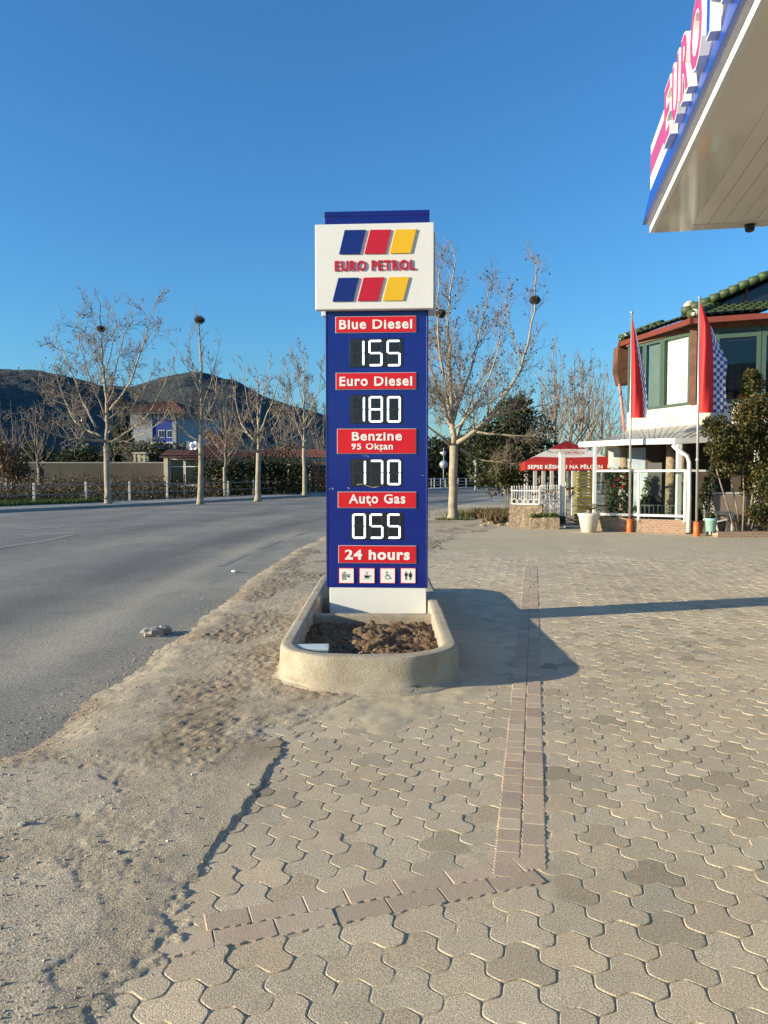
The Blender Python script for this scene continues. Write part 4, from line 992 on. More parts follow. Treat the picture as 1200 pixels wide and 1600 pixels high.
for k, (u, Y, lb, sc) in enumerate(specl):
    o = copy_tree((pa, pb)[k % 2]); p = W(u, 742, Y); o.location = (p[0], Y, .0); o.rotation_euler = (0, 0, k * 2.3 + 1); o.scale = (sc,) * 3; o['label'] = lb; o['group'] = GL

def leaves(b, rg, c, r, n, size, cols, shell=.45, flat=.0, droop=0):
    """n leaf faces through an ellipsoid"""
    c = np.array(c, float); r = np.broadcast_to(np.array(r, float), (3,))
    d = rg.normal(size=(n, 3)); d /= np.linalg.norm(d, axis=1)[:, None]
    k = rg.random(n) ** shell; p = c + d * r * k[:, None]
    a = rg.normal(size=(n, 3)); a += d * .6; a[:, 2] -= droop; a /= np.linalg.norm(a, axis=1)[:, None]
    q = np.cross(a, rg.normal(size=(n, 3))); q /= np.linalg.norm(q, axis=1)[:, None]
    s = size * rg.uniform(.6, 1.3, n)[:, None]
    V = np.stack([p - a * s * .5, p + q * s * .28, p + a * s * .6, p - q * s * .28], 1).reshape(-1, 3)
    cc = np.array(cols)[rg.integers(0, len(cols), n)] * rg.uniform(.7, 1.3, (n, 1))
    F = np.arange(4 * n).reshape(n, 4)
    b.add(V, F.tolist(), np.repeat(cc, 4, 0))
def bush(name, label, loc, lobes, size, cols, stems=(), group=None, cat='bush', seed=0, shell=.5, mt=None, stemr=.02):
    t = thing(name, label, cat, loc, 0, group); rg = np.random.default_rng(seed); b = MB()
    for c, r, n in lobes: leaves(b, rg, np.array(loc) + np.array(c), r, n, size, cols, shell)
    b.build('foliage', mt or m_leaf, t)
    if stems:
        s = MB()
        for p, q in stems: s.tube([np.array(loc) + p, np.array(loc) + (np.array(p) + np.array(q)) / 2 + rg.normal(0, .03, 3), np.array(loc) + q], [stemr, stemr * .8, stemr * .5], 6)
        s.build('stem', m_twig, t)
    return t
def lobes_in(rg, n, box, r, cnt):
    """random lobes inside a box (x0,x1,y0,y1,z0,z1)"""
    L = []
    for k in range(n):
        c = [rg.uniform(box[2 * i], box[2 * i + 1]) for i in range(3)]; q = r * rg.uniform(.6, 1.25)
        L.append((c, (q, q, q * .85), cnt))
    return L
DG = [(.030, .042, .016), (.045, .060, .022), (.022, .030, .014), (.06, .07, .025)]
OL = [(.085, .095, .055), (.065, .078, .045), (.11, .115, .07)]
RU = [(.26, .13, .06), (.20, .095, .05), (.30, .17, .08), (.16, .10, .055)]
BR = [(.12, .085, .05), (.09, .07, .045), (.15, .11, .06), (.07, .06, .035)]
BU = [(.075, .085, .022), (.10, .11, .028), (.055, .06, .02), (.16, .12, .03), (.13, .075, .025), (.04, .05, .018)]
rg = np.random.default_rng(7)
# evergreen behind the pavement, and the shrub in front of it
p = W(800, 742, 33)
bush('evergreen_tree', 'dense dark evergreen tree behind the bare limbs, left of the parasol', (p[0], 33, 0),
     [((-.6, 0, 2.2), (1.5, 1.5, 1.6), 2600), ((.7, .2, 2.7), (1.35, 1.4, 1.7), 2600), ((-.1, 0, 3.8), (1.15, 1.1, 1.05), 1700), ((-1.2, 0, 3.0), (.9, .9, .9), 900), ((1.4, 0, 2.0), (.9, .9, 1.1), 900), ((.3, 0, 4.5), (.6, .6, .5), 420)], .17, DG + [(.08, .085, .03)], [((0, 0, 0), (0, 0, 2.5)), ((.1, 0, 0), (.6, .1, 2.4))], None, 'tree', 3, .45, None, .09)
p = W(795, 742, 28.5)
bush('leafy_shrub', 'sunlit green shrub with bare lower stems just left of the parasol', (p[0], 28.5, 0),
     [((-.3, 0, 1.75), (.55, .5, .55), 700), ((.35, 0, 1.65), (.5, .5, .5), 600), ((0, 0, 2.25), (.5, .45, .45), 500), ((-.05, 0, 1.35), (.6, .5, .35), 450)], .13, [(.075, .085, .03), (.10, .105, .035), (.05, .06, .022)], [((-.1, 0, 0), (-.25, 0, 1.4)), ((.05, 0, 0), (.3, .1, 1.4)), ((0, .1, 0), (.0, .1, 1.6))], None, 'shrub', 4)
# hedge and trees across the bend, right of the sign
for k, (u, Y, hw, h, lb, cols) in enumerate([(668, 93, 5, 5.6, 'dark hedge across the road bend right beside the blue sign', DG), (718, 96, 4.5, 5.0, 'dark hedge across the road bend behind the round road sign', DG), (765, 100, 5, 6.2, 'dark hedge across the bend behind the sunlit shrub', DG + BR)]):
    p = W(u, 742, Y); L = [((x, rg.uniform(-1, 1), z), (1.5, 1.5, 1.2), 420) for x in np.arange(-hw, hw + .1, 1.5) for z in np.arange(.8, h * rg.uniform(.75, 1.1), 1.5)]
    bush('hedge', lb, (p[0], Y, 0), L, .42, cols, (), 'hedges across the road bend', 'hedge', 20 + k)
# field across the road
lefts = [
    ('conifer', 'dark conifer between the wide bare tree and the white and blue house', 192, 70, [((0, 0, z), (2.3 - z * .26, 2.3 - z * .26, .9), 700) for z in np.arange(.8, 7.6, .75)], .35, DG, 'tree'),
    ('olive_tree', 'grey green olive tree in front of the white and blue house, the left of two', 232, 66, [((-.8, 0, 3.0), (1.6, 1.5, 1.5), 1300), ((.7, 0, 3.5), (1.4, 1.4, 1.3), 1100), ((0, 0, 2.0), (1.9, 1.6, 1.2), 1000)], .26, OL, 'tree'),
    ('olive_tree', 'grey green olive tree above the small tiled house, the right of two', 283, 68, [((-.8, 0, 3.0), (1.6, 1.5, 1.4), 1200), ((.9, 0, 3.3), (1.5, 1.4, 1.2), 1100), ((0, 0, 2.1), (2.0, 1.6, 1.1), 900)], .26, OL, 'tree'),
    ('evergreen_tree', 'dark round tree behind the concrete wall at far left', 128, 68, [((-.9, 0, 2.4), (1.8, 1.6, 1.6), 1200), ((1.2, 0, 2.2), (1.7, 1.6, 1.6), 1200), ((.2, 0, 3.3), (1.4, 1.3, 1.0), 700)], .3, DG + OL[:1], 'tree'),
    ('evergreen_tree', 'dark tree mass at the left edge under the hill', 52, 72, [((-1.5, 0, 2.0), (2.0, 1.8, 1.8), 1200), ((1.4, 0, 2.3), (1.9, 1.7, 1.8), 1200), ((0, 0, 3.6), (1.5, 1.4, 1.3), 800)], .32, DG + BR[:1], 'tree'),
    ('autumn_tree', 'rusty brown leaved small tree at the left edge by the fence', 12, 47, [((0, 0, 2.3), (1.3, 1.2, 1.0), 900), ((.6, 0, 1.5), (1.0, 1.0, .9), 600), ((-.5, 0, 3.1), (.8, .8, .6), 350)], .2, BR + RU[1:2], 'tree'),
    ('autumn_tree', 'rusty orange leaved tree behind the small tiled house', 352, 62, [((0, 0, 3.4), (1.3, 1.2, 1.3), 520), ((-.9, 0, 2.6), (1.2, 1.1, 1.2), 420), ((.8, 0, 4.6), (1.0, 1.0, .9), 260), ((-1.0, 0, 4.4), (.7, .7, .7), 150)], .2, RU, 'tree'),
    ('autumn_tree', 'brown leaved tree above the long tiled roof, left of the blue sign', 452, 74, [((0, 0, 3.5), (2.4, 1.5, 1.2), 650), ((2.2, 0, 3.0), (1.9, 1.4, 1.1), 520), ((-2.2, 0, 3.1), (1.6, 1.3, 1.1), 420)], .24, RU + BR, 'tree'),
    ('autumn_shrub', 'rusty shrub under the tree beside the left edge of the sign', 492, 64, [((0, 0, 1.0), (1.1, 1.0, 1.0), 600), ((.9, 0, 1.4), (1.0, .9, .9), 500), ((-.2, 0, 2.2), (.9, .8, .7), 320)], .18, RU[1:3] + BR, 'shrub'),
    ('autumn_tree', 'thin rusty leaved tree before the long tiled roof, right beside the stocky bare tree', 424, 60, [((0, 0, 2.6), (1.5, 1.2, .9), 300), ((1.2, 0, 3.4), (1.2, 1.0, .9), 220), ((-1.1, 0, 3.0), (1.0, 1.0, .8), 180)], .19, RU + BR, 'tree'),
    ('autumn_tree', 'thin rusty leaved tree before the long tiled roof, nearest the slim tree with the nest', 336, 59, [((0, 0, 3.0), (1.0, 1.0, .9), 260), ((.7, 0, 3.9), (.9, .9, .8), 200), ((-.3, 0, 4.6), (.7, .7, .6), 110), ((1.4, 0, 2.8), (1.0, .9, .7), 200)], .19, RU, 'tree'),
    ('bare_brush', 'tangle of brown brush against the grey wall, left of the wide bare tree', 110, 57, [((x, 0, .9), (1.0, .8, .9), 260) for x in (-2.4, -1.2, 0, 1.2, 2.4)], .16, BR, 'shrub'),
    ('bare_brush', 'tangle of brown brush against the grey wall, right of the wide bare tree', 215, 57, [((x, 0, .8), (1.0, .8, .85), 260) for x in (-1.8, -.7, .5, 1.6)], .16, BR + DG[:1], 'shrub'),
    ('dark_shrub', 'dark evergreen shrub below the long tiled roof, the left of two', 355, 55, [((x, 0, z), (.9, .9, .8), 430) for x in np.arange(-1.5, 1.7, .9) for z in (.6, 1.5, 2.1)], .18, DG + BR[:1], 'shrub'),
    ('dark_shrub', 'dark evergreen shrub below the long tiled roof, the right of two', 432, 58, [((x, 0, z), (.95, .9, .8), 430) for x in np.arange(-2.0, 2.2, .95) for z in (.6, 1.5, 2.2)], .18, DG, 'shrub'),
]
for k, (nm, lb, u, Y, L, sz, cols, cat) in enumerate(lefts):
    p = W(u, 742, Y); bush(nm, lb, (p[0], Y, 0), L, sz, cols, [((0, 0, 0), (0, 0, 2.0))] if cat == 'tree' else (), 'trees and shrubs beyond the road', cat, 40 + k, .5, None, .12)
# low growth behind the roadside fence: bare brambles, grass
def undergrowth():
    b = MB(); r = np.random.default_rng(9)
    for k in range(330):
        t = r.uniform(0, 1) ** 1.3; y = 35 + t * 44; x = np.interp(y, FAR[:, 1], FAR[:, 0]) - r.uniform(4.5, 13)
        h = r.uniform(.3, .85); leaves(b, r, (x, y, h * .6 + .1), (r.uniform(.6, 1.3), r.uniform(.6, 1.1), h), 130, .13, BR + DG[:2] + [(.13, .07, .045)], .6)
    return b
tag(undergrowth().build('undergrowth', m_leaf), kind='stuff')
def blades(b, r, n, fx_, h, cols, wd=.02):
    for k in range(n):
        x, y, z = fx_(); a = r.uniform(0, 6.28); l = h * r.uniform(.5, 1.2); dx, dy = math.cos(a) * wd, math.sin(a) * wd; lx, ly = r.normal(0, .35 * l), r.normal(0, .35 * l)
        c = np.array(cols[r.integers(0, len(cols))]) * r.uniform(.7, 1.3)
        b.add([(x - dx, y - dy, z), (x + dx, y + dy, z), (x + lx, y + ly, z + l)], [(0, 1, 2)], c)
gb_ = MB(); rr_ = np.random.default_rng(12)
def gpos():
    y = rr_.uniform(28, 41); x = np.interp(y, FAR[:, 1], FAR[:, 0]) - 3.1 - abs(rr_.normal(0, 1.2)) ; return x, y, .02
blades(gb_, rr_, 9000, gpos, .34, [(.10, .16, .03), (.07, .12, .025), (.14, .18, .05)], .03)
def gpos2():
    a = rr_.uniform(0, 6.28); q = rr_.uniform(.12, .5) ; return B5[0] + math.cos(a) * q * 1.3, Y5 - .1 + math.sin(a) * q, -.01
blades(gb_, rr_, 900, gpos2, .10, [(.09, .11, .03), (.13, .13, .05)], .012)
def gpos3():
    return W(775, 742, 29)[0] + rr_.normal(0, .75), 28.6 + rr_.normal(0, .7), .02
blades(gb_, rr_, 2600, gpos3, .26, [(.11, .13, .04), (.16, .13, .06), (.08, .10, .03)], .02)
tag(gb_.build('grass', m_leaf), kind='stuff')

# ------------------------------------------------------------------ roadside fence and walls beyond the road
m_post = mat('weathered_white_post', (.50, .48, .44), .8, .18, 6, bump=.3, bscale=40)
m_rail = mat('grey_rail', (.20, .20, .20), .6, .2, 3)
m_rust = mat('rusty_stake', (.10, .055, .04), .8, .2, 5)
fs = np.r_[0, np.cumsum(np.linalg.norm(np.diff(fpts, axis=0), axis=1))]
def along(s, off):
    x = np.interp(s, fs, fpts[:, 0]); y = np.interp(s, fs, fpts[:, 1]); i = min(len(fpts) - 1, int(np.searchsorted(fs, s))); return np.array((x + fn[i][0] * off, y + fn[i][1] * off))
s0 = float(np.interp(22, fpts[:, 1], fs)); s1 = float(np.interp(96, fpts[:, 1], fs))
q = along(s0 + 20, 3.3)
fence = thing('roadside_fence', 'low post and rail fence of white posts and grey pipes along the far pavement', 'fence', (q[0], q[1], .1))
ps = np.arange(s0, s1, 3.25)
for s in ps:
    p = along(s, 3.3 + .02 * math.sin(s * 7)); b = MB(); h = 1.08 + .04 * math.sin(s * 3)
    b.bbox((p[0] - .055, p[1] - .055, .02), (p[0] + .055, p[1] + .055, .1 + h), .012); b.build('post', m_post, fence)
for z in (.48, .95):
    b = MB(); P = [np.r_[along(s, 3.3 + .06), .1 + z - .03 * math.sin((s - s0) / 3.25 * math.pi) ** 2] for s in np.arange(s0, ps[-1] + .1, .8)]
    b.tube(P, .026, 6); b.build('rail', m_rail, fence)
for k, (u, vb, h, lb) in enumerate([(93, 776, 1.9, 'dark rusty stake leaning nowhere behind the fence beside the grass, left of three'), (156, 770, 2.0, 'dark rusty stake behind the fence beside the wide tree trunk'), (224, 775, 1.8, 'dark rusty stake behind the fence, the one nearest the tiled house'), (288, 775, 1.6, 'thin red stake in front of the small tiled house windows'), (4, 778, 2.2, 'dark rusty stake at the left edge of the picture')]):
    p = W(u, 770, 46); st = MB(); st.bar((p[0], 46, -.1), (p[0] + .03, 46, h), .07); st.bar((p[0] - .06, 46.0, h - .25), (p[0] + .10, 46.0, h - .22), .035)
    t = thing('field_stake', ['rusty field stake behind the grass strip, between two fence posts', 'rusty field stake just left of the wide bare trunk', 'rusty field stake between the wide trunk and the tiled house', 'short red stake in front of the tiled house windows', 'rusty field stake at the left edge beside the rusty tree'][k], 'stake', (p[0], 46, 0), 0, 'stakes in the field'); st.build('stake_bar', m_rust, t)
m_wallg = mat('grey_render_wall', (.088, .078, .066), .9, .2, .8, bump=.3, bscale=10, col2=(.055, .05, .042), scale2=.5, amt2=.8)  # dirty grey taken darker, tree shade over the wall put into the colour
wl = thing('concrete_wall', 'long grey concrete wall across the field at far left, under the hill', 'wall', (W(150, 742, 60)[0], 60, 0))
b = MB(); a0 = W(38, 742, 60); a1 = W(258, 742, 60)
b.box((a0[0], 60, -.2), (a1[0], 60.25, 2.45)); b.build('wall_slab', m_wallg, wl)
b = MB(); b.box((a0[0] - .05, 59.95, 2.451), (a1[0] + .05, 60.3, 2.55)); b.build('coping', m_conc, wl)
# tiled roofs: rows of half round tiles
def tile_roof(b, A, B_, C_, D_, pitch=.25, h=.05, rows=6, seg=4, col=None):
    """A,B eave left/right, C,D ridge right/left; corrugated surface with stepped courses"""
    A, B_, C_, D_ = (np.array(q, float) for q in (A, B_, C_, D_)); n = max(2, int(np.linalg.norm(B_ - A) / pitch)); N = n * seg * 2
    nrm = np.cross(B_ - A, D_ - A); nrm /= np.linalg.norm(nrm); nrm *= np.sign(nrm[2])
    s = np.linspace(0, 1, N + 1); ph = (s * n) % 1; hh = np.sqrt(np.clip(1 - (2 * ph - 1) ** 2, 0, 1)) * h
    V = []; tl = np.repeat(np.linspace(0, 1, rows + 1), 2)[1:-1]
    for i, t in enumerate(tl):
        P = (A + (D_ - A) * t)[None] * (1 - s[:, None]) + (B_ + (C_ - B_) * t)[None] * s[:, None]
        lift = .03 if i % 2 == 0 else 0.0
        V.append(P + nrm * (hh[:, None] + lift))
    V = np.vstack(V); k = N + 1; r = len(tl)
    j = np.arange(N); F = [(i * k + q, i * k + q + 1, (i + 1) * k + q + 1, (i + 1) * k + q) for i in range(r - 1) for q in range(N)]
    cc = None
    if col is not None:
        g = np.random.default_rng(int(abs(A[0]) * 10)); tone = g.uniform(.7, 1.25, (r, n)); cc = np.array([[tone[i, min(n - 1, int(q / (2 * seg)))] for q in range(k)] for i in range(r)]).reshape(-1, 1) * np.array(col)
    b.add(V, F, cc)
m_terra = mat('terracotta_tiles', (.17, .060, .038), .85, .2, 2, attr=True)
m_cream = mat('cream_render', (.62, .56, .44), .9, .1, 1.5, bump=.2, bscale=20, col2=(.45, .38, .28), scale2=.8, amt2=.4)
m_wpvc = mat('white_frame_paint', (.74, .73, .70), .5, .04, 4)
m_dglass = mat('dark_window_glass', (.018, .022, .025), .06, .2, 2, spec=.6)
def simple_house(): 
    Yh = 57; t = thing('tiled_house', 'small cream house with red tiled roof and white framed windows beyond the fence', 'house', (W(300, 742, Yh)[0], Yh, 0))
    xa, xb, xc = W(256, 742, Yh)[0], W(308, 742, Yh)[0], W(346, 742, Yh)[0]; zt = W(300, 716, Yh)[2]
    b = MB(); b.box((xa, Yh, -.1), (xa + .30, Yh + 4, zt)); b.box((xa + .301, Yh + .25, -.1), (xc - .2, Yh + 4, .75)); b.box((xb + .15, Yh + .24, .751), (xc, Yh + 4, zt)); b.box((xa + .301, Yh + 2.5, .751), (xb + .149, Yh + 4, zt)); b.build('wall', m_cream, t)
    x0, x1 = xa + .36, xb + .1; z0, z1 = .76, zt - .03
    for (p, q) in ((x0, (x0 + x1) / 2), ((x0 + x1) / 2 + .02, x1)):
        f = MB()
        for (aa, bb) in (((p, z0), (p + .07, z1)), ((q - .07, z0), (q, z1)), ((p + .071, z0), (q - .071, z0 + .07)), ((p + .071, z1 - .07), (q - .071, z1)), ((p + .071, z1 - .62), (q - .071, z1 - .55))): f.box((aa[0], Yh + .28, aa[1]), (bb[0], Yh + .36, bb[1]))
        wf = f.build('window', m_wpvc, t); g = MB(); g.box((p + .05, Yh + .31, z0 + .05), (q - .05, Yh + .33, z1 - .05)); g.build('pane', m_dglass, wf)
    b = MB(); b.box((xb + .22, Yh + .16, .45), (xb + .30, Yh + .235, zt - .02)); b.box((xb + .62, Yh + .16, .45), (xb + .70, Yh + .235, zt - .02)); b.box((xb + .301, Yh + .16, .45), (xb + .619, Yh + .235, .55)); wf = b.build('window', m_wpvc, t)
    g = MB(); g.box((xb + .29, Yh + .19, .5), (xb + .63, Yh + .21, zt - .04)); g.build('pane', m_dglass, wf)
    b = MB(); zr = zt + .02
    tile_roof(b, (xa - .2, Yh - .35, zr + .12), (xb + .2, Yh - .35, zr + .12), (xb + .2, Yh + 2, zr + .62), (xa - .2, Yh + 2, zr + .62), .3, .06, 5, 3, (1, 1, 1))
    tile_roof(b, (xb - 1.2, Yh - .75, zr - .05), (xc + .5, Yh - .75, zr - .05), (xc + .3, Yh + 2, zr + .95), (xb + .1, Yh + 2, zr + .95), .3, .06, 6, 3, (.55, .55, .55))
    b.build('roof', m_terra, t)
    b = MB(); b.box((xa - .22, Yh - .37, zr), (xb + .2, Yh - .30, zr + .11)); b.box((xb - 1.2, Yh - .77, zr - .16), (xc + .5, Yh - .70, zr - .06)); b.build('fascia', m_rust, t)
simple_house()
def long_shed():
    Ys = 66; xa, xb = W(318, 742, Ys)[0], W(520, 742, Ys)[0]; zt = W(400, 720, Ys)[2]
    t = thing('open_shed', 'long low open sided building with tiled roof on posts behind the kerb trees', 'shed', ((xa + xb) / 2, Ys, 0))
    b = MB(); b.box((xa, Ys + 3.5, -.1), (xb, Ys + 3.7, zt)); b.build('wall', mat('shed_back_wall', (.12, .10, .085), .9, .2, 1), t)
    for k in range(7):
        x = xa + .2 + (xb - xa - .4) * k / 6; b = MB(); b.box((x - .1, Ys - .1, -.1), (x + .1, Ys + .1, zt)); b.build('post', m_cream, t)
    b = MB(); b.box((xa - .1, Ys - .12, zt + .001), (xb + .1, Ys + .12, zt + .22)); b.build('beam', m_wpvc, t)
    b = MB(); tile_roof(b, (xa - .4, Ys - .7, zt + .24), (xb + .4, Ys - .7, zt + .24), (xb - 1, Ys + 2, zt + 1.0), (xa + 1, Ys + 2, zt + 1.0), .3, .06, 6, 3, (.85, .85, .85)); b.build('roof', m_terra, t)
long_shed()
def big_house():
    Yb = 112; xa, xm0, xm1, xm2, xb = (W(u, 742, Yb)[0] for u in (205, 239, 270, 281, 322)); z = lambda v: W(260, v, Yb)[2]
    t = thing('apartment_house', 'pale house with blue painted stair bay and red tiled roof under the hill', 'house', ((xa + xb) / 2, Yb, 0))
    zt = z(645); zt2 = z(650)
    mwl = mat('pale_house_render', (.31, .33, .34), .9, .12, .3); mbl = mat('blue_house_render', (.022, .055, .29), .85, .15, .5); mco = mat('grey_house_side', (.25, .30, .36), .9, .1, .3)
    b = MB(); b.box((xa, Yb, -.5), (xm0 - .01, Yb + 9, zt)); b.box((xm1 + .01, Yb, -.5), (xm2, Yb + 9, zt)); b.build('wall', mwl, t)
    b = MB(); b.box((xm0, Yb + .15, -.5), (xm1, Yb + 9, zt)); b.build('blue_bay', mbl, t)
    b = MB(); b.hexa([(xm2 + .01, Yb + .5, -.5), (xb, Yb + 3.5, -.5), (xb, Yb + 9, -.5), (xm2 + .01, Yb + 9, -.5), (xm2 + .01, Yb + .5, zt2), (xb, Yb + 3.5, zt2), (xb, Yb + 9, zt2), (xm2 + .01, Yb + 9, zt2)]); b.build('wall', mco, t)
    b = MB(); zb_ = z(687.5); b.box((xm0 - .3, Yb - .35, z(655.5)), (xm1 + .2, Yb + .14, z(654.0))) if False else None
    b.box((xm0 - .2, Yb - .25, z(656) - 3.45), (xm1 + .1, Yb + .149, z(656) - 3.2)); b.build('string_course', m_wpvc, t)
    for (u0, u1, v0, v1) in ((243, 251, 635, 646), (259, 269, 635, 646), (249, 257, 664, 676), (262, 269, 664, 676)):
        x0, x1 = W(u0, 742, Yb)[0], W(u1, 742, Yb)[0]; dz = 1.1
        f = MB(); f.box((x0 - .08, Yb + .06, z(v1 + 8)), (x1 + .08, Yb + .149, z(v0 + 8))); wf = f.build('window', m_wpvc, t)
        g = MB()
        g.box((x0, Yb + .03, z(v1 + 7)), ((x0 + x1) / 2 - .05, Yb + .059, z(v0 + 9))); g.box(((x0 + x1) / 2 + .05, Yb + .03, z(v1 + 7)), (x1, Yb + .059, z(v0 + 9))); g.build('pane', m_dglass, wf)
    b = MB(); ov = 1.0
    tile_roof(b, (xa - 1.2, Yb - ov, zt), (xm2 + ov, Yb - ov, zt), (xm1 - 1.0, Yb + 4.5, z(623)), (xa + 2.5, Yb + 4.5, z(623)), .45, .10, 7, 3, (.9, .9, .9))
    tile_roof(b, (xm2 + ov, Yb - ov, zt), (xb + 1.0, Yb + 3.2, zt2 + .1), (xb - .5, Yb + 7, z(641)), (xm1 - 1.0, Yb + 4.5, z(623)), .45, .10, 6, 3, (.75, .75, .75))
    b.build('roof', m_terra, t)
    b = MB(); b.bar((xa - 1.2, Yb - ov, zt - .12), (xm2 + ov, Yb - ov, zt - .12), .12, .2); b.bar((xm2 + ov + .1, Yb - ov + .1, zt - .14), (xb + 1.0, Yb + 3.2, zt2 - .05), .12, .2); b.build('eaves_board', m_rust, t)
    b = MB(); x = W(277, 742, Yb)[0]; b.tube([(x, Yb - .12, zt - .3), (x, Yb - .12, 2)], .10, 6); b.build('downpipe', m_rust, t)
big_house()
t = thing('hung_sheet', 'crumpled white sheet hung up behind the small tiled house roof', 'cloth', tuple(W(304, 698, 63)))
gu = np.linspace(0, 1, 14); gU, gV = np.meshgrid(gu, gu); P0 = W(293, 689, 63); P1 = W(315, 702, 63)
V = np.stack([P0[0] + (P1[0] - P0[0]) * gU, 63 + .12 * np.sin(gU * 17) + .1 * np.sin(gV * 9 + gU * 5), P0[2] + (P1[2] - P0[2]) * gV - .12 * np.sin(gU * math.pi * 2) ** 2], -1).reshape(-1, 3)
i_ = np.arange(196).reshape(14, 14); b = MB(); b.add(V, np.stack([i_[:-1, :-1], i_[:-1, 1:], i_[1:, 1:], i_[1:, :-1]], -1).reshape(-1, 4).tolist(), smooth=True)
b.build('cloth', mat('white_cloth', (.8, .8, .82), .8, .03), t)
b = MB(); b.tube([(P0[0] - .05, 63, P0[2] + .02), (P0[0] - .05, 63, -.1)], .03, 6); b.tube([(P1[0] + .05, 63, P0[2] + .02), (P1[0] + .05, 63, -.1)], .03, 6); b.build('pole', m_rail, t)
t = thing('garden_kiosk', 'tiny cream hut with dark openings beyond the concrete wall, below the olive trees', 'hut', (W(218, 742, 64)[0], 64, 0))
xa, xb = W(209, 742, 64)[0], W(227, 742, 64)[0]; b = MB()
for x in (xa, (xa + xb) / 2 - .08, xb - .16): b.box((x, 64, -.1), (x + .16, 64.16, 3.3))
b.box((xa, 64.9, -.1), (xb, 65, 3.3)); b.box((xa + .161, 64.02, -.1), (xb - .161, 64.12, 2.4)); b.build('wall', m_cream, t); b = MB(); b.box((xa - .1, 63.9, 3.301), (xb + .1, 65.1, 3.42)); b.build('roof', m_cream, t)

# ---- across the road bend, right of the sign
def guard_rail():
    P = [along(s, 1.2) for s in np.arange(float(np.interp(70, fpts[:, 1], fs)), float(np.interp(125, fpts[:, 1], fs)), 2.5)]
    t = thing('guard_rail', 'grey metal guard railing on the far side of the road bend', 'railing', (*P[4], .1))
    for z in (.35, .7, 1.05):
        b = MB(); b.tube([np.r_[p, .1 + z] for p in P], .035, 6); b.build('rail', m_silver, t)
    for p in P: b = MB(); b.tube([np.r_[p, -.05], np.r_[p, 1.2]], .04, 6); b.build('post', m_silver, t)
guard_rail()
p = W(693, 742, 78); t = thing('road_sign', 'round road sign seen from its grey back beside the far bend, between hedge and trunk', 'sign', (p[0], 78, 0))
b = MB(); b.tube([(p[0], 78, -.1), (p[0], 78, 4.3)], .045, 8); b.build('pole', m_silver, t)
b = MB(); b.tube([(p[0], 77.93, 2.6), (p[0], 77.90, 2.6)], .42, 20); b.tube([(p[0], 77.93, 3.7), (p[0], 77.90, 3.7)], .42, 3); b.build('sign_plate', m_silver, t)
p = W(743, 742, 70); t = thing('lamp_post', 'short pale lamp post on the far kerb of the bend, right of the pale trunk', 'lamp post', (p[0], 70, 0))
b = MB(); b.tube([(p[0], 70, -.05), (p[0], 70, 2.6)], .09, 8); b.build('post', m_post, t); b = MB(); b.lathe([(.10, 0), (.2, .12), (.22, .3), (.08, .42)], (p[0], 70, 2.601), 12); b.build('lamp_head', m_post, t)

# ------------------------------------------------------------------ the cafe
m_wallw = mat('white_stucco', (.72, .67, .56), .9, .06, 2, bump=.25, bscale=30, col2=(.50, .42, .30), scale2=1.3, amt2=.25)
m_gframe = mat('green_window_frame', (.045, .085, .065), .5, .1, 4)
m_bpost = mat('brown_timber', (.15, .065, .035), .6, .25, 5, bump=.3, bscale=30)
m_gutter = mat('red_gutter', (.15, .024, .012), .65, .1, 3)
m_gtile = mat('green_glazed_tile', (.040, .072, .028), .55, .35, 4, attr=True, spec=.35, col2=(.10, .10, .05), scale2=2.5, amt2=.3)
m_mortar = mat('pale_mortar', (.50, .46, .36), .9, .15, 12)
m_glassd = glassmat('smoked_glass', (.42, .44, .42), .03, .03)
m_clear = glassmat('clear_glass', (.86, .90, .89), -.02, .02)
m_blind = mat('white_blind', (.86, .85, .82), .7, .03, 3)
m_blindg = mat('grey_green_blind', (.20, .25, .23), .35, .08, 3, spec=.6)
m_porch = mat('porch_sheet_roof', (.36, .355, .33), .55, .1, 2)
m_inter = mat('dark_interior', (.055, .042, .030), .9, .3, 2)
m_stone = mat('pebble_stone', (.36, .28, .19), .9, .35, 14, bump=1.0, bscale=22, col2=(.20, .15, .10), scale2=9, amt2=.6, bdist=.03)
m_brick = None
def brickmat(name, c1, c2, mortar, sc):
    m = bpy.data.materials.new(name); m.use_nodes = True; nt = m.node_tree; N = nt.nodes; L = nt.links; b = N['Principled BSDF']
    tc = N.new('ShaderNodeTexCoord'); mp = N.new('ShaderNodeMapping'); mp.inputs['Rotation'].default_value = (math.pi / 2, 0, 0); L.new(tc.outputs['Object'], mp.inputs[0])
    k = N.new('ShaderNodeTexBrick'); k.inputs['Scale'].default_value = sc; k.inputs['Color1'].default_value = (*c1, 1); k.inputs['Color2'].default_value = (*c2, 1); k.inputs['Mortar'].default_value = (*mortar, 1); k.inputs['Mortar Size'].default_value = .03
    L.new(mp.outputs[0], k.inputs['Vector']); L.new(k.outputs['Color'], b.inputs['Base Color']); b.inputs['Roughness'].default_value = .9
    bp = N.new('ShaderNodeBump'); bp.inputs['Strength'].default_value = .5; bp.inputs['Distance'].default_value = .01; bp.invert = True; L.new(k.outputs['Fac'], bp.inputs['Height']); L.new(bp.outputs[0], b.inputs['Normal'])
    return m
m_brick = brickmat('thin_red_brick', (.36, .20, .13), (.27, .15, .10), (.36, .31, .25), 4.2)
cafe = thing('cafe_building', 'round cornered cafe with green tiled roof, white wall and glazed porch at right', 'building', (9.5, 23, 0))
PA, PB, PC = np.array((7.75, 24.6)), np.array((8.75, 21.7)), np.array((12.6, 20.1))
ZS1, ZG1 = 3.53, 5.60
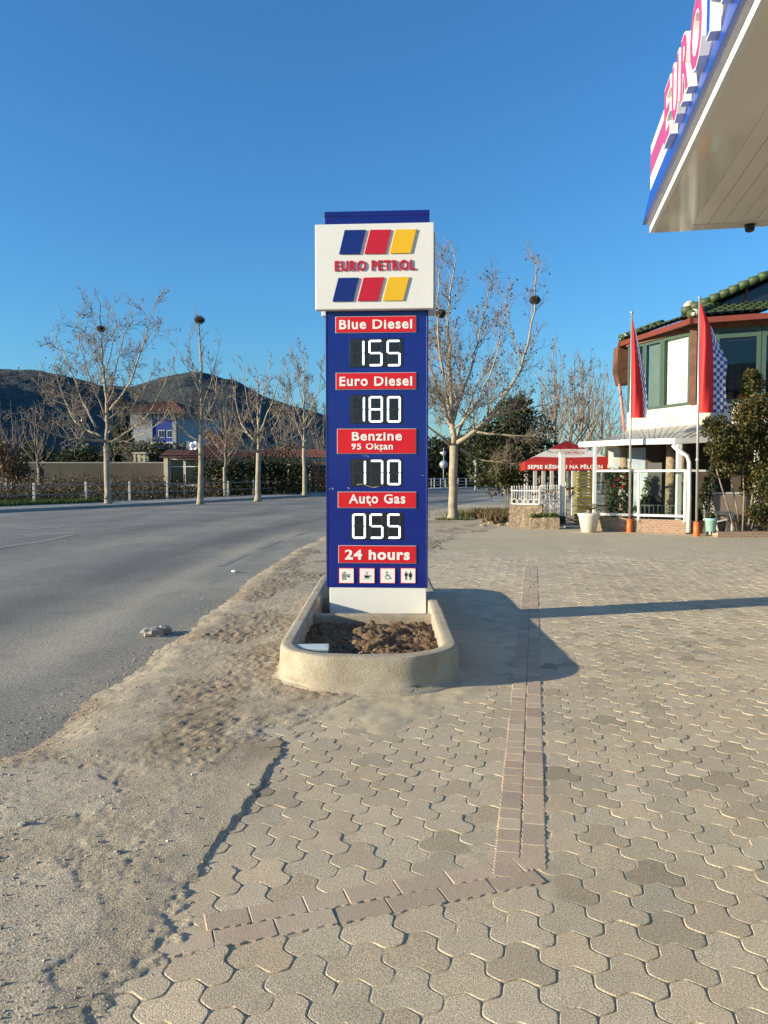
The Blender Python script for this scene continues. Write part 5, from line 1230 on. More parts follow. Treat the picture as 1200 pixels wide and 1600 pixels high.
def wallstrip(b, p, q, z0, z1, th=.2, side=1):
    p = np.array(p, float); q = np.array(q, float); d = (q - p) / np.linalg.norm(q - p); n = np.array((d[1], -d[0])) * side    # outward = n
    P = [(*p, z0), (*q, z0), (*(q - n * th), z0), (*(p - n * th), z0)]; b.hexa([*P, *[(x, y, z1) for x, y, _ in P]])
def on(p, q, t, out=0.0):
    p = np.array(p, float); q = np.array(q, float); d = (q - p) / np.linalg.norm(q - p); n = np.array((d[1], -d[0])); return p + (q - p) * t + n * out
PD, PE, PF = np.array((17.0, 20.5)), np.array((17, 29.0)), np.array((9.2, 29.0)); PA2 = np.array((8.7, 26.6))
b = MB()
for p, q in ((PF, PA2), (PA2, PA), (PA, PB), (PB, PC), (PC, PD), (PD, PE)): wallstrip(b, p, q, 2.6, ZS1, .22)
b.build('wall', m_wallw, cafe)
b = MB()
for p, q in ((PA, PB),): 
    for t in (.0, .32, .68, .98):
        c = on(p, q, t, .02); 
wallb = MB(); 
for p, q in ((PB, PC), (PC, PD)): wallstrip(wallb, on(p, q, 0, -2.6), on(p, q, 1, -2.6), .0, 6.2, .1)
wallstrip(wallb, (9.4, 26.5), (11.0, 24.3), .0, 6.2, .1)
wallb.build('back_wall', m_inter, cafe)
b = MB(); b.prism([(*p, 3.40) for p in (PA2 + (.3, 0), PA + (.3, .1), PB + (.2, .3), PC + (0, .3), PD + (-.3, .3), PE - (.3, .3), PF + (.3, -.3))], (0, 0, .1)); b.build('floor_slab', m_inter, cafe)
def paramT(p, q, u):
    """t along wall p-q where it meets photo column u"""
    k = (u - 600) / FOC; p = np.array(p); q = np.array(q); return float((k * p[1] - p[0]) / ((q[0] - p[0]) - k * (q[1] - p[1])))
def bay(p, q, t0, t1, z0, z1, pane_mat, fr=.09, blind=None, transom=None, name='window'):
    f = MB(); out = .01
    a, c = on(p, q, t0, out), on(p, q, t1, out); L_ = np.linalg.norm(c - a); d = (c - a) / L_; n = np.array((d[1], -d[0]))
    def bx(s0, s1, za, zb_, o0=.0, o1=-.10): 
        P = [(*(a + d * s0 + n * o0), za), (*(a + d * s1 + n * o0), za), (*(a + d * s1 + n * o1), za), (*(a + d * s0 + n * o1), za)]; return [*P, *[(x, y, zb_) for x, y, _ in P]]
    f.hexa(bx(0, fr, z0, z1)); f.hexa(bx(L_ - fr, L_, z0, z1)); f.hexa(bx(fr + .001, L_ - fr - .001, z0, z0 + fr)); f.hexa(bx(fr + .001, L_ - fr - .001, z1 - fr, z1))
    if transom: f.hexa(bx(fr + .001, L_ - fr - .001, transom - fr / 2, transom + fr / 2))
    o = f.build(name, m_gframe, cafe); g = MB(); g.hexa(bx(fr - .02, L_ - fr + .02, z0 + fr - .02, z1 - fr + .02, -.045, -.055)); g.build('pane', pane_mat, o)
    if blind:
        s = MB(); z = z0 + fr; 
        while z < z1 - fr - .02: s.hexa(bx(fr + .02, L_ - fr - .02, z, z + .052, -.11, -.135)); z += .056
        s.build('blind', blind, o)
    return o
tA = lambda u: paramT(PA, PB, u); tB = lambda u: paramT(PB, PC, u)
bay(PA, PB, .005, tA(1004) - .004, ZS1, ZG1, m_glassd, .08, m_blindg); bay(PA, PB, tA(1004), tA(1031), ZS1, ZG1, m_clear, .09, m_blindg); bay(PA, PB, tA(1031) + .004, tA(1076) - .01, ZS1, ZG1, m_clear, .09, m_blind)
bay(PA2, PA, .02, .98, ZS1, ZG1, m_glassd, .09)
b = MB(); c = on(PA, PB, .955, .06); b.tube([(PB[0] - .06, PB[1] + .06, ZS1 - .0), (PB[0] - .06, PB[1] + .06, 6.0)], .13, 4, smooth=False); b.build('timber_post', m_bpost, cafe)
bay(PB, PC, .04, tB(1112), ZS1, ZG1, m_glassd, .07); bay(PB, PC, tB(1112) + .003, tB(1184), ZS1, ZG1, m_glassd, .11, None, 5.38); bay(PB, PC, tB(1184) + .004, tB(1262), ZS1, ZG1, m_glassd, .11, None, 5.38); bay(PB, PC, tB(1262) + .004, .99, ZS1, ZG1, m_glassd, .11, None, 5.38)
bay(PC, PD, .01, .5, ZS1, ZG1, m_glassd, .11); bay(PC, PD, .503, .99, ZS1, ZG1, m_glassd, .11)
# yellow tinsel inside the window
m_tin = mat('yellow_garland', (.62, .42, .02), .6, .4, 60, bump=.6, bscale=120)
b = MB(); tb0, tb1 = tB(1133), tB(1180); q0, q1 = on(PB, PC, tb0, -.16), on(PB, PC, tb1, -.16)
pts_ = [(*q0, 5.28), *[(*(q0 + (q1 - q0) * k / 8), 5.28 + .01 * math.sin(k * 2.2)) for k in range(1, 8)], (*q1, 5.28), *[(*q1, 5.28 - k * .22) for k in range(1, 6)]]
b.tube(pts_, .045, 6); b.build('garland', m_tin, cafe)
# a pale screen seen deep inside
b = MB(); q0, q1 = on(PB, PC, tB(1136), -.9), on(PB, PC, tB(1158), -.9); wallstrip(b, q0, q0 + (q1 - q0) * .42, 3.6, 4.25, .05); wallstrip(b, q0 + (q1 - q0) * .55, q1, 3.6, 4.25, .05); b.build('inner_window', mat('inner_pale_pane', (.35, .48, .60), .4), cafe)
# ring beam, eaves, gutter, skirt roof
E0, E1, E2 = np.array((7.62, 24.95)), np.array((8.40, 21.25)), np.array((12.5, 19.55)); E00 = np.array((8.45, 26.8)); E3 = np.array((17.5, 19.9))
b = MB()
for p, q in ((PA2, PA), (PA, PB), (PB, PC), (PC, PD)): wallstrip(b, on(p, q, 0, .06), on(p, q, 1, .06), ZG1 + .002, ZG1 + .22, .3)
b.build('ring_beam', m_bpost, cafe)
ZE = 5.67
b = MB()
for p, q, pi, qi in ((E00, E0, PA2, PA), (E0, E1, PA, PB), (E1, E2, PB, PC), (E2, E3, PC, PD)):
    P = [(*p, ZE), (*q, ZE), (*qi, ZE + .12), (*pi, ZE + .12)]; b.hexa([*P, *[(x, y, z + .05) for x, y, z in P]])
b.build('eaves_boards', m_bpost, cafe)
b = MB()
for p, q in ((E00, E0), (E0, E1), (E1, E2), (E2, E3)): b.bar((*p, ZE + .08), (*q, ZE + .08), .10, .15)
for p in (E0, E1, E2): b.bbox((p[0] - .075, p[1] - .075, ZE), (p[0] + .075, p[1] + .075, ZE + .165), .01)
b.build('gutter', m_gutter, cafe)
T00, T0, T1, T2, T3 = np.array((9.0, 27)), np.array((9.1, 25.4)), np.array((9.7, 22.6)), np.array((13.2, 21.1)), np.array((17.5, 21.4)); ZT = 6.42
b = MB()
for p, q, qi, pi in ((E00, E0, T0, T00), (E0, E1, T1, T0), (E1, E2, T2, T1), (E2, E3, T3, T2)):
    tile_roof(b, (*p, ZE + .17), (*q, ZE + .17), (*qi, ZT), (*pi, ZT), .245, .085, 5, 5, (1, 1, 1))
b.build('tiled_roof', m_gtile, cafe)
b = MB()
for p, q in ((E0, T0), (E1, T1), (E2, T2)):
    for k in range(6):
        f0, f1 = k / 6, (k + 1.15) / 6; a_ = np.r_[p + (q - p) * f0, ZE + .22 + (ZT - ZE - .17) * f0]; c_ = np.r_[p + (q - p) * f1, ZE + .22 + (ZT - ZE - .17) * f1]; b.tube([a_ + (0, 0, .05), c_ + (0, 0, .03)], [.13, .11], 10)
b.build('hip_tiles', m_gtile, cafe)
b = MB()
for p in (E0, E1): b.blob((p[0] + .12, p[1] + .05, ZE + .30), (.15, .15, .12), 4, .35)
eg = np.array((.923, -.385)); G0 = T1 - eg * .72
b.blob((*(G0 - (.05, .05)), ZT + .12), (.17, .15, .13), 6, .35); b.build('mortar_cap', m_mortar, cafe)
# upper gable: dark glazing under a rake of green tiles
gl = lambda s, z: (*(T1 + eg * s), z)
b = MB(); b.prism([gl(-.62, ZT - .02), gl(9.2, ZT - .02), gl(4.3, ZT + 1.9)], (.385 * .08, .923 * .08, 0)); b.build('gable_glazing', mat('dark_gable_glass', (.012, .014, .028), .15, .2, 2, spec=.6), cafe)
b = MB()
for s in (.75, 2.2, 3.6, 5.0, 6.5):
    h = 1.9 * (1 - abs(s - 4.3) / 4.92); q = np.array(gl(s, ZT)) - np.r_[.385, .923, 0] * .03; b.bar(q, q + np.array((0, 0, h - .05)), .05)
b.bar(np.array(gl(-.7, ZT + .0)) - np.r_[.385, .923, 0] * .04, np.array(gl(9.2, ZT + .0)) - np.r_[.385, .923, 0] * .04, .06, .07); b.build('glazing_bars', m_bpost, cafe)
b = MB(); bkv = np.r_[.385, .923, 0]
for sgn in (1, -1):
    s0_, s1_ = (-.95, 4.3) if sgn > 0 else (9.55, 4.3); a_ = np.array(gl(s0_, ZT - .16)) - bkv * .35; c_ = np.array(gl(s1_, ZT + 1.92)) - bkv * .35
    if sgn > 0: tile_roof(b, a_ + bkv * 6, a_, c_, c_ + bkv * 6, .245, .085, 16, 5, (1, 1, 1))
    else: tile_roof(b, a_, a_ + bkv * 6, c_ + bkv * 6, c_, .245, .085, 16, 5, (1, 1, 1))
    n = 21
    for k in range(n):
        f0, f1 = k / n, (k + 1.2) / n; b.tube([a_ + (c_ - a_) * f0 + (0, 0, .04), a_ + (c_ - a_) * f1 + (0, 0, .0)], [.135, .10], 9)
b.build('upper_roof', m_gtile, cafe)
# timber end bay and the slanting red pipe at the far left
b = MB(); q = lambda u, v, Y=25.2: W(u, v, Y)
b.prism([q(966, 541), q(978, 543), q(986, 556), q(985, 600), q(969, 601), q(964, 578)], (0, .5, 0)); b.build('timber_bracket', m_bpost, cafe)
b = MB(); b.tube([q(968, 600), q(972, 640), q(977, 684)], .045, 8); b.build('downpipe', mat('faded_red_pipe', (.55, .22, .16), .6, .1, 4), cafe)

# ground floor
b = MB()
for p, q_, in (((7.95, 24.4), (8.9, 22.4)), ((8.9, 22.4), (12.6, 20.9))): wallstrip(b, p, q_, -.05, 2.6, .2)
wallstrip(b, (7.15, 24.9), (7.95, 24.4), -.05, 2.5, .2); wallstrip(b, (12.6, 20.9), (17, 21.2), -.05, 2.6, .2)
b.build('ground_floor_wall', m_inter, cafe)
# porch roof
L0, L1, L2 = np.array((5.78, 22.8)), np.array((6.85, 20.95)), np.array((7.72, 20.45)); L3, L4 = np.array((9.9, 20.6)), np.array((17, 19.6)); ZL = 2.37; ZP = 2.97
def ruled(b, a0, a1, c1, c0, seams, n=24):
    a0, a1, c1, c0 = (np.array(q, float) for q in (a0, a1, c1, c0)); f = np.linspace(0, 1, n)[:, None]
    lo = a0 + (a1 - a0) * f; hi = c0 + (c1 - c0) * f; up = np.array((0, 0, .03))
    V = np.vstack([lo, hi, lo - up, hi - up]); F = [(i, i + 1, n + i + 1, n + i) for i in range(n - 1)] + [(2 * n + i, 3 * n + i, 3 * n + i + 1, 2 * n + i + 1) for i in range(n - 1)] + [(i, 2 * n + i, 2 * n + i + 1, i + 1) for i in range(n - 1)]
    b.add(V, F)
    for k in range(1, seams):
        g = k / seams; p = a0 + (a1 - a0) * g; q = c0 + (c1 - c0) * g; b.bar(p + (0, 0, .006), q + (0, 0, .006), .03, .012)
rp = MB(); W3 = np.array((7.75, 26.0))
ruled(rp, (*L0, ZL + .15), (*L1, ZL + .15), (*PA, ZP), (*W3, ZP - .2), 10); ruled(rp, (*L1, ZL + .151), (*L2, ZL + .151), (*PB, ZP), (*PA, ZP), 9)
ruled(rp, (*L2, ZL + .15), (*L3, ZL + .25), (*PC, ZP), (*PB, ZP), 12); ruled(rp, (*L3, ZL + .25), (*L4, ZL + .25), (17, 20.5, ZP), (*PC, ZP), 22)
rp.build('porch_roof', m_porch, cafe)
b = MB()
for p, q_, za, zb_ in ((L0, L1, ZL, ZL), (L1, L2, ZL, ZL), (L2, L3, ZL, ZL + .1), (L3, L4, ZL + .1, ZL + .1)): b.bar((*p, za + .075), (*q_, zb_ + .075), .045, .15)
b.build('porch_fascia', m_wpvc, cafe)
# glazed porch: posts, rails, panes
Q0, Q1 = np.array((5.80, 21.25)), np.array((7.90, 20.05)); Q2 = np.array((17, 19.35))
def Qt(u): return paramT(Q0, Q1, u)
b = MB()
for t, wd in ((0.01, .085), (Qt(998), .055), (.985, .06)):
    c = Q0 + (Q1 - Q0) * t; top = ZL - .002 if t < .02 else 1.69; b = MB(); b.bbox((c[0] - wd / 2, c[1] - wd / 2, .30), (c[0] + wd / 2, c[1] + wd / 2, top), .006); b.build('porch_post', m_wpvc, cafe)
c = np.array((7.80, 20.35)); b = MB(); b.bbox((c[0] - .06, c[1] - .06, .0), (c[0] + .06, c[1] + .06, ZL - .01), .006); b.build('porch_post', m_wpvc, cafe)
c = np.array((9.9, 20.45)); b = MB(); b.bbox((c[0] - .05, c[1] - .05, .0), (c[0] + .05, c[1] + .05, ZL + .09), .006); b.build('porch_post', m_wpvc, cafe)
b = MB()
for z in (1.66, .47): b.bar((*(Q0 + (Q1 - Q0) * .02), z), (*(Q0 + (Q1 - Q0) * .98), z), .045, .06)
b.bar((8.05, 20.2, 1.66), (16.9, 19.5, 1.66), .04, .05); b.build('porch_rail', m_wpvc, cafe)
g = MB(); 
P = [(*(Q0 + (Q1 - Q0) * .03), .50), (*(Q0 + (Q1 - Q0) * .97), .50)]; 
for ta, tb_ in ((.03, Qt(998) - .02), (Qt(998) + .02, .965)):
    a_, c_ = Q0 + (Q1 - Q0) * ta, Q0 + (Q1 - Q0) * tb_; wallstrip(g, a_, c_, .502, 1.628, .008)
g.build('porch_pane', m_clear, cafe)
b = MB(); b.tube([W(1052, 696, 20.1), W(1058, 702, 20.0), W(1074, 712, 19.95), W(1077, 722, 19.95), W(1077, 780, 19.95), (W(1076, 815, 19.95)[0], 19.95, .05)], .055, 10); b.build('drain_pipe', m_wpvc, cafe)
# low base wall: pebbles, then brick, then dark stone
tq = Qt(998)
b = MB(); wallstrip(b, Q0 + (-.05, .0), Q0 + (Q1 - Q0) * (tq + .03), -.05, .38, .30); b.build('base_wall', m_stone, cafe)
b = MB(); wallstrip(b, Q0 + (Q1 - Q0) * (tq + .032), Q1, -.05, .36, .30); b.build('base_wall', m_brick, cafe)
b = MB(); wallstrip(b, Q1 + (.12, .15), (17, 19.9), -.05, .33, .30); b.build('base_wall', mat('dark_field_stone', (.17, .115, .08), .9, .5, 5, bump=1, bscale=9, bdist=.04), cafe)
b = MB(); b.box((8.25, 18.95, -.05), (17, 19.25, .14)); b.build('kerb_wall', m_brick, cafe)
# inside the porch
b = MB()
for (x, y) in ((W(1048, 742, 21.6)[0], 21.6), (W(1064, 742, 21.2)[0], 21.2), (W(975, 742, 23.0)[0], 23.0)):
    b = MB(); b.lathe([(.14, -.05), (.14, 1.0), (.13, 2.4)], (x, y, 0), 12); b.build('stone_column', m_stone, cafe)
t_ = np.linspace(0, 1, 8)
m_mural = mat('painted_mural', (.10, .20, .34), .7, .5, 2.2, col2=(.50, .50, .48), scale2=1.4, amt2=.9)
b = MB(); a_, c_ = W(950, 742, 23.2), W(1008, 742, 22.6); wallstrip(b, a_[:2], c_[:2], 1.72, 2.35, .04); b.build('mural', m_mural, cafe)
b = MB(); a_, c_ = W(990, 742, 22.7), W(1020, 742, 22.4); wallstrip(b, a_[:2], c_[:2], .4, 1.62, .04); b.build('mural', mat('waterfall_mural', (.30, .38, .45), .7, .6, 2.5, col2=(.62, .62, .62), scale2=1.6, amt2=.8), cafe)
b = MB(); a_, c_ = W(1012, 742, 22.4), W(1034, 742, 22.0); wallstrip(b, a_[:2], c_[:2], .0, 1.9, .04); b.build('doorway', m_black, cafe)

# ------------------------------------------------------------------ around the cafe
m_redc = mat('red_parasol_cloth', (.46, .022, .016), .7, .06, 2, trans=.15); m_whc = mat('white_parasol_cloth', (.70, .68, .64), .75, .04, 2, trans=.15)
# parasol
YU = 26.0; uc = W(884, 742, YU)[0]
para = thing('parasol', 'square red parasol with a white band and lettering beside the cafe porch', 'parasol', (uc, YU, 0), R(-7))
PM = np.array(ROOTM[para.name]); zE, zV, zA = 1.98, 1.70, 2.62; Hf = 1.46
def ring(h, z): return [(sx * h, sy * h, z) for sx, sy in ((-1, -1), (1, -1), (1, 1), (-1, 1))]
def band(b, h0, z0, h1, z1, n=10, sag=.03):
    r0, r1 = ring(h0, z0), ring(h1, z1)
    for k in range(4):
        a0, a1, c1, c0 = (np.array(q) for q in (r0[k], r0[(k + 1) % 4], r1[(k + 1) % 4], r1[k])); V = []
        for i in range(n + 1):
            f = i / n; dz = np.array((0, 0, -sag * math.sin(f * math.pi))); V += [a0 + (a1 - a0) * f + dz * (h0 / Hf), c0 + (c1 - c0) * f + dz * (h1 / Hf)]
        b.add(xf(PM, V), [(2 * i, 2 * i + 2, 2 * i + 3, 2 * i + 1) for i in range(n)], smooth=True)
b = MB(); band(b, Hf, zE, 1.12, zE + .16); cl = b.build('canopy_cloth', m_redc, para)
b = MB(); band(b, 1.12, zE + .1601, .52, zE + .46); b.build('white_band', m_whc, para)
b = MB(); band(b, .60, zE + .43, .05, zA + .06, 6, .0); b.build('top_vent', m_redc, para)
b = MB()
for k in range(4):
    r = ring(Hf, 0); a0, a1 = np.array(r[k]), np.array(r[(k + 1) % 4]); V = []; n = 28
    for i in range(n + 1):
        f = i / n; p = a0 + (a1 - a0) * f; sg = -.03 * math.sin(f * math.pi); V += [p + (0, 0, zE + sg - .001), p * 1.004 + (0, 0, zE - .27 + sg * .6 - .008 * math.cos(i * 1.6))]
    b.add(xf(PM, V), [(2 * i, 2 * i + 1, 2 * i + 3, 2 * i + 2) for i in range(n)], smooth=True)
val = b.build('valance', m_redc, para)
Mq = PM @ np.array(Matrix.Translation((0, -Hf * 1.004 - .004, 0)))
V, F = text_mesh('SEPSE KËSHTU NA PËLQEN', Mq, -1.36, .98, zE - .235, .125, .003, .03, 1.08); b = MB(); b.add(V, F); b.build('lettering', m_wlet, val)
# oval badge with lettering on the white band, and a round one on the right valance
sl_ = math.atan2(.30, .60); BMx = PM @ np.array(Matrix.Translation((0, -.86, zE + .29)) @ Matrix.Rotation(-(math.pi / 2 - sl_), 4, 'X'))
b = MB(); n = 28
for k in range(n):
    p, q = 2 * math.pi * k / n, 2 * math.pi * (k + 1) / n
    b.add(xf(BMx, [(.44 * math.cos(p), -.02, .17 * math.sin(p)), (.44 * math.cos(q), -.02, .17 * math.sin(q)), (.40 * math.cos(q), -.02, .145 * math.sin(q)), (.40 * math.cos(p), -.02, .145 * math.sin(p))]), [(0, 1, 2, 3)])
bg = b.build('oval_badge', mat('gold_print', (.42, .28, .10), .6), para)
V, F = text_mesh('AMSTEL', BMx @ np.array(Matrix.Translation((0, -.02, 0))), -.33, .33, -.055, .11, .003, .02, 1.05); b = MB(); b.add(V, F); b.build('lettering', m_redc, bg)
RMx = PM @ np.array(Matrix.Rotation(math.pi / 2, 4, 'Z') @ Matrix.Translation((0, -Hf * 1.004 - .006, 0)))
b = MB()
for cxx, MM in ((1.22, Mq),):
    for rr0, rr1, mm in ((.0, .11, 0),): b.add(xf(MM, [(cxx + .10 * math.cos(2 * math.pi * k / 18), -.002, zE - .15 + .10 * math.sin(2 * math.pi * k / 18)) for k in range(18)]), [tuple(range(18))])
bd = b.build('round_badge', m_whc, val); b = MB(); b.add(xf(Mq, [(1.22 + .07 * math.cos(2 * math.pi * k / 18), -.005, zE - .15 + .07 * math.sin(2 * math.pi * k / 18)) for k in range(18)]), [tuple(range(18))]); b.build('badge_centre', m_redc, bd)
b = MB(); b.tube([(uc, YU, 0), (uc, YU, zA + .1)], .028, 8); b.blob((uc, YU, zA + .12), .04, 2, 0); b.build('pole', m_wpvc, para)
b = MB(); b.lathe([(.28, 0), (.28, .06), (.05, .10), (.05, .3)], (uc, YU, -.01), 16); b.build('base', m_conc, para)
b = MB()
for k in range(8):
    a = k * math.pi / 4; h = Hf * (1.38 if k % 2 else 1.0); p = xf(PM, [(0, 0, zA - .05), (math.cos(a) * h * .98, math.sin(a) * h * .98, zE - .02)]); b.tube(p, .010, 4)
b.build('ribs', m_wpvc, para)

# white iron railings
def pxy(u, Y): return np.array((W(u, 742, Y)[0], Y))
def rail_panel(b, p, q, z0, z1, nbar, rings=True, tall=False):
    p = np.array(p); q = np.array(q); P = lambda t, z: np.array((*(p + (q - p) * t), z)); L_ = np.linalg.norm(q - p)
    for z in ((z0, z1 - .10) if not tall else (z0, z1 - .10, z0 + (z1 - z0) * .45)): b.bar(P(0, z), P(1, z), .022, .022)
    for k in range(nbar + 1):
        t = k / nbar
        if not rings or tall or k % 1 == 0: b.bar(P(t, z0 if tall else z1 - .35 if rings else z0), P(t, z1 + .02 * (k % 2)), .014)
        b.blob(P(t, z1 + .02), (.018, .018, .03), k, 0, 5, 3)
    if rings:
        rows_ = ((z0 + (z1 - z0 - .35) * .5, (z1 - z0 - .35) * .5),) if not tall else ((z0 + (z1 - z0) * .27, .12), (z0 + (z1 - z0) * .63, .12))
        for zc, rad in rows_:
            m = max(2, int(L_ / (2 * rad))); d = np.r_[(q - p) / L_, 0]
            for k in range(m):
                c = P((k + .5) / m, zc); b.tube([c + d * rad * .98 * math.cos(a) + np.array((0, 0, rad * .98 * math.sin(a))) for a in np.linspace(0, 2 * math.pi, 13)], .011, 4, caps=False)
    for t in (0, 1): b.bar(P(t, z0 - .06), P(t, z1 + .03), .035)
rl = thing('iron_railing', 'low white wrought iron railing with a row of rings on the stone block wall', 'railing', (*pxy(822, 23.4), .62)); b = MB(); rail_panel(b, pxy(800, 23.6), pxy(843, 23.1), .66, 1.17, 11); b.build('railing_panel', m_wpvc, rl)
gt = thing('iron_gate', 'white wrought iron gate panel hung on the white post left of the cafe entrance', 'gate', (*pxy(858, 23.3), 0)); b = MB(); rail_panel(b, pxy(845, 23.15), pxy(873, 23.6), .36, 1.20, 8, True, True); b.build('gate_panel', m_wpvc, gt)
p = pxy(878, 23.7); gp = thing('gate_post', 'tall white square post standing between the parasol and the cafe entrance', 'post', (*p, 0))
b = MB(); b.bbox((p[0] - .085, p[1] - .085, .28), (p[0] + .085, p[1] + .085, 2.20), .01); b.bbox((p[0] - .1, p[1] - .1, 2.201), (p[0] + .1, p[1] + .1, 2.24), .01); b.build('post', m_wpvc, gp)
b = MB(); b.bbox((p[0] - .11, p[1] - .11, -.05), (p[0] + .11, p[1] + .11, .279), .015); b.build('base', mat('dark_post_base', (.07, .065, .06), .8), gp)
b = MB(); b.bar((p[0] + .05, p[1] + .25, 0), (p[0] + .05, p[1] + .25, 1.6), .05); b.build('gate_leaf_bar', m_wpvc, gp)
# stone block and stone trough
def rough_block(name, lab, cat, c, sz, rz, seed, mt=m_stone):
    t = thing(name, lab, cat, (c[0], c[1], 0), rz); M = np.array(ROOTM[t.name]); b = MB(); n = 16; X = np.linspace(-.5, .5, n)
    def face(f):
        U, V_ = np.meshgrid(X, X); P = f(U.ravel(), V_.ravel()); P = P * np.array(sz); w = fbm(P[:, 0] * 6 + seed, P[:, 1] * 6 + P[:, 2] * 6, 3, seed) - .5
        nrm = P / (np.array(sz) * .5); nrm = nrm * (np.abs(nrm) > .98); P = P + nrm * (w[:, None] * .05); P[:, 2] += sz[2] / 2 - .03
        i = np.arange(n * n).reshape(n, n); b.add(xf(M, P), np.stack([i[:-1, :-1], i[:-1, 1:], i[1:, 1:], i[1:, :-1]], -1).reshape(-1, 4).tolist(), smooth=False)
    h = np.full(n * n, .5)
    face(lambda u, v: np.stack([u, -h, v], 1)); face(lambda u, v: np.stack([u, h, v], 1)); face(lambda u, v: np.stack([-h, u, v], 1)); face(lambda u, v: np.stack([h, u, v], 1)); face(lambda u, v: np.stack([u, v, h], 1))
    return t, b
p = (pxy(800, 23.2) + pxy(846, 22.8)) / 2
t, b = rough_block('stone_block_wall', 'short block of pebbly stone wall carrying the low white railing', 'wall', p, (.95, .6, .68), R(-16), 3); b.build('wall_block', m_stone, t)
p = pxy(851, 22.0); t, b = rough_block('stone_trough', 'rough stone trough with low green plants before the white gate', 'planter', p, (.82, .42, .36), R(-8), 8); b.build('trough', m_stone, t)
bush('trough_plant', 'low fleshy green plants growing in the stone trough', (p[0], p[1], .30), [((x, 0, .06), (.16, .14, .10), 150) for x in (-.28, -.08, .12, .28)], .075, [(.10, .15, .03), (.15, .19, .05), (.07, .10, .02)], (), None, 'plant', 71)
# border of loose stones at the dirt bed
r3 = random.Random(8)
for k in range(7):
    q = W(r3.uniform(742, 800), 742, 0 or r3.uniform(23.0, 25.5)); s = r3.uniform(.06, .15); b = MB(); Y = q[1]
    b.blob((q[0], Y, s * .3), (s * 1.3, s, s * .7), k + 90, .3, 9, 6, smooth=False); o = b.build('edging_stone', m_stone); tag(o, 'rough pale edging stone lying along the weedy bed before the railing', 'stone', 'edging stones of the weedy bed')
bed = MB(); yv, xv = np.meshgrid(np.linspace(23.2, 30.5, 60), np.linspace(0, 1, 50), indexing='ij'); xw = pxy(738, 27)[0] + (xv - .0) * 2.6 - (yv - 27) * .02
zh = .30 * np.sin(xv * math.pi) * np.sin((yv - 23.2) / 7.3 * math.pi) * (.6 + .8 * fbm(xw * 2, yv * 2, 3, 4)) - .03
i_ = np.arange(xv.size).reshape(xv.shape); bed.add(np.stack([xw, yv, zh], -1).reshape(-1, 3), np.stack([i_[:-1, :-1], i_[:-1, 1:], i_[1:, 1:], i_[1:, :-1]], -1).reshape(-1, 4).tolist(), smooth=True)
tag(bed.build('flower_bed', mat('bed_earth', (.22, .15, .10), .95, .35, 4, bump=1, bscale=25, bdist=.03)), kind='structure')
def dry_weeds():
    b = MB(); r = np.random.default_rng(15)
    def f(): x = pxy(742, 26)[0] + r.uniform(.1, 2.1); y = r.uniform(23.8, 28.5); return x, y, .12
    blades(b, r, 3000, f, .26, [(.13, .11, .05), (.10, .12, .04), (.20, .15, .07), (.16, .08, .05)], .02); return b
tag(dry_weeds().build('weeds', m_leaf), kind='stuff')
# white conical pot with a sago palm
p = np.array((W(921, 742, 20.75)[0], 20.75)); m_pot = mat('white_pot', (.66, .63, .56), .6, .05, 3, col2=(.5, .45, .36), scale2=2, amt2=.2)
pot = thing('flower_pot', 'big white conical pot with a small palm, standing before the porch corner', 'pot', (*p, 0))
b = MB(); b.lathe([(.17, 0), (.19, .01), (.275, .44), (.30, .47), (.305, .52), (.285, .53), (.27, .50), (.10, .48)], (*p, -.01), 24); b.build('pot_body', m_pot, pot)
b = MB(); b.lathe([(.268, .455), (.14, .475), (.02, .48)], (*p, 0), 16); b.build('potting_soil', m_soil, pot)
pl = thing('sago_palm', 'small sago palm with arching yellowish fronds growing in the white conical pot', 'plant', (*p, .47)); b = MB(); r = random.Random(3)
b.lathe([(.05, 0), (.07, .05), (.06, .14), (.02, .18)], (*p, .46), 8); b.build('trunk', m_twig, pl); 
for k in range(20):
    a = k * 2.4; el = r.uniform(.35, 1.15); L_ = r.uniform(.42, .62); P = []
    for i in range(9):
        f = i / 8; P.append(np.array((p[0] + math.cos(a) * L_ * f * math.cos(el * (1 - .5 * f)), p[1] + math.sin(a) * L_ * f * math.cos(el * (1 - .5 * f)), .58 + L_ * math.sin(el) * f - .22 * f * f)))
    b = MB(); b.tube(P, .006, 3, (.14, .12, .04), caps=False)
    for i in range(1, 9):
        d = P[i] - P[i - 1]; d /= np.linalg.norm(d); sd = np.cross(d, (0, 0, 1.)); l = .13 * (1 - .45 * abs(i / 8 - .45))
        for sg in (-1, 1):
            for w_ in (0, .5):
                c = P[i - 1] + (P[i] - P[i - 1]) * w_; e = c + (sd * sg + d * .6) * l * .85 + (0, 0, .015); b.add([c - d * .007, c + d * .007, e], [(0, 1, 2)], np.array((.20, .17, .055)) * r.uniform(.7, 1.4))
    b.build('frond', m_leaf, pl)
# mint green pot
p = np.array((W(1122, 742, 18.75)[0], 18.75)); pot = thing('flower_pot', 'small mint green pot with a tuft of leaves on the brick kerb under the bush', 'pot', (*p, .14))
p = np.array((p[0], 19.1)); 
b = MB(); b.lathe([(.10, 0), (.115, .01), (.135, .26), (.15, .27), (.15, .33), (.135, .335), (.12, .31), (.03, .30)], (*p, .14), 20); b.build('pot_body', mat('mint_pot', (.28, .50, .42), .5, .05, 4), pot)
bush('pot_plant', 'tuft of dark green leaves growing in the mint green pot', (*p, .44), [((0, 0, .08), (.14, .14, .12), 160)], .07, DG + [(.08, .10, .03)], (), None, 'plant', 72)
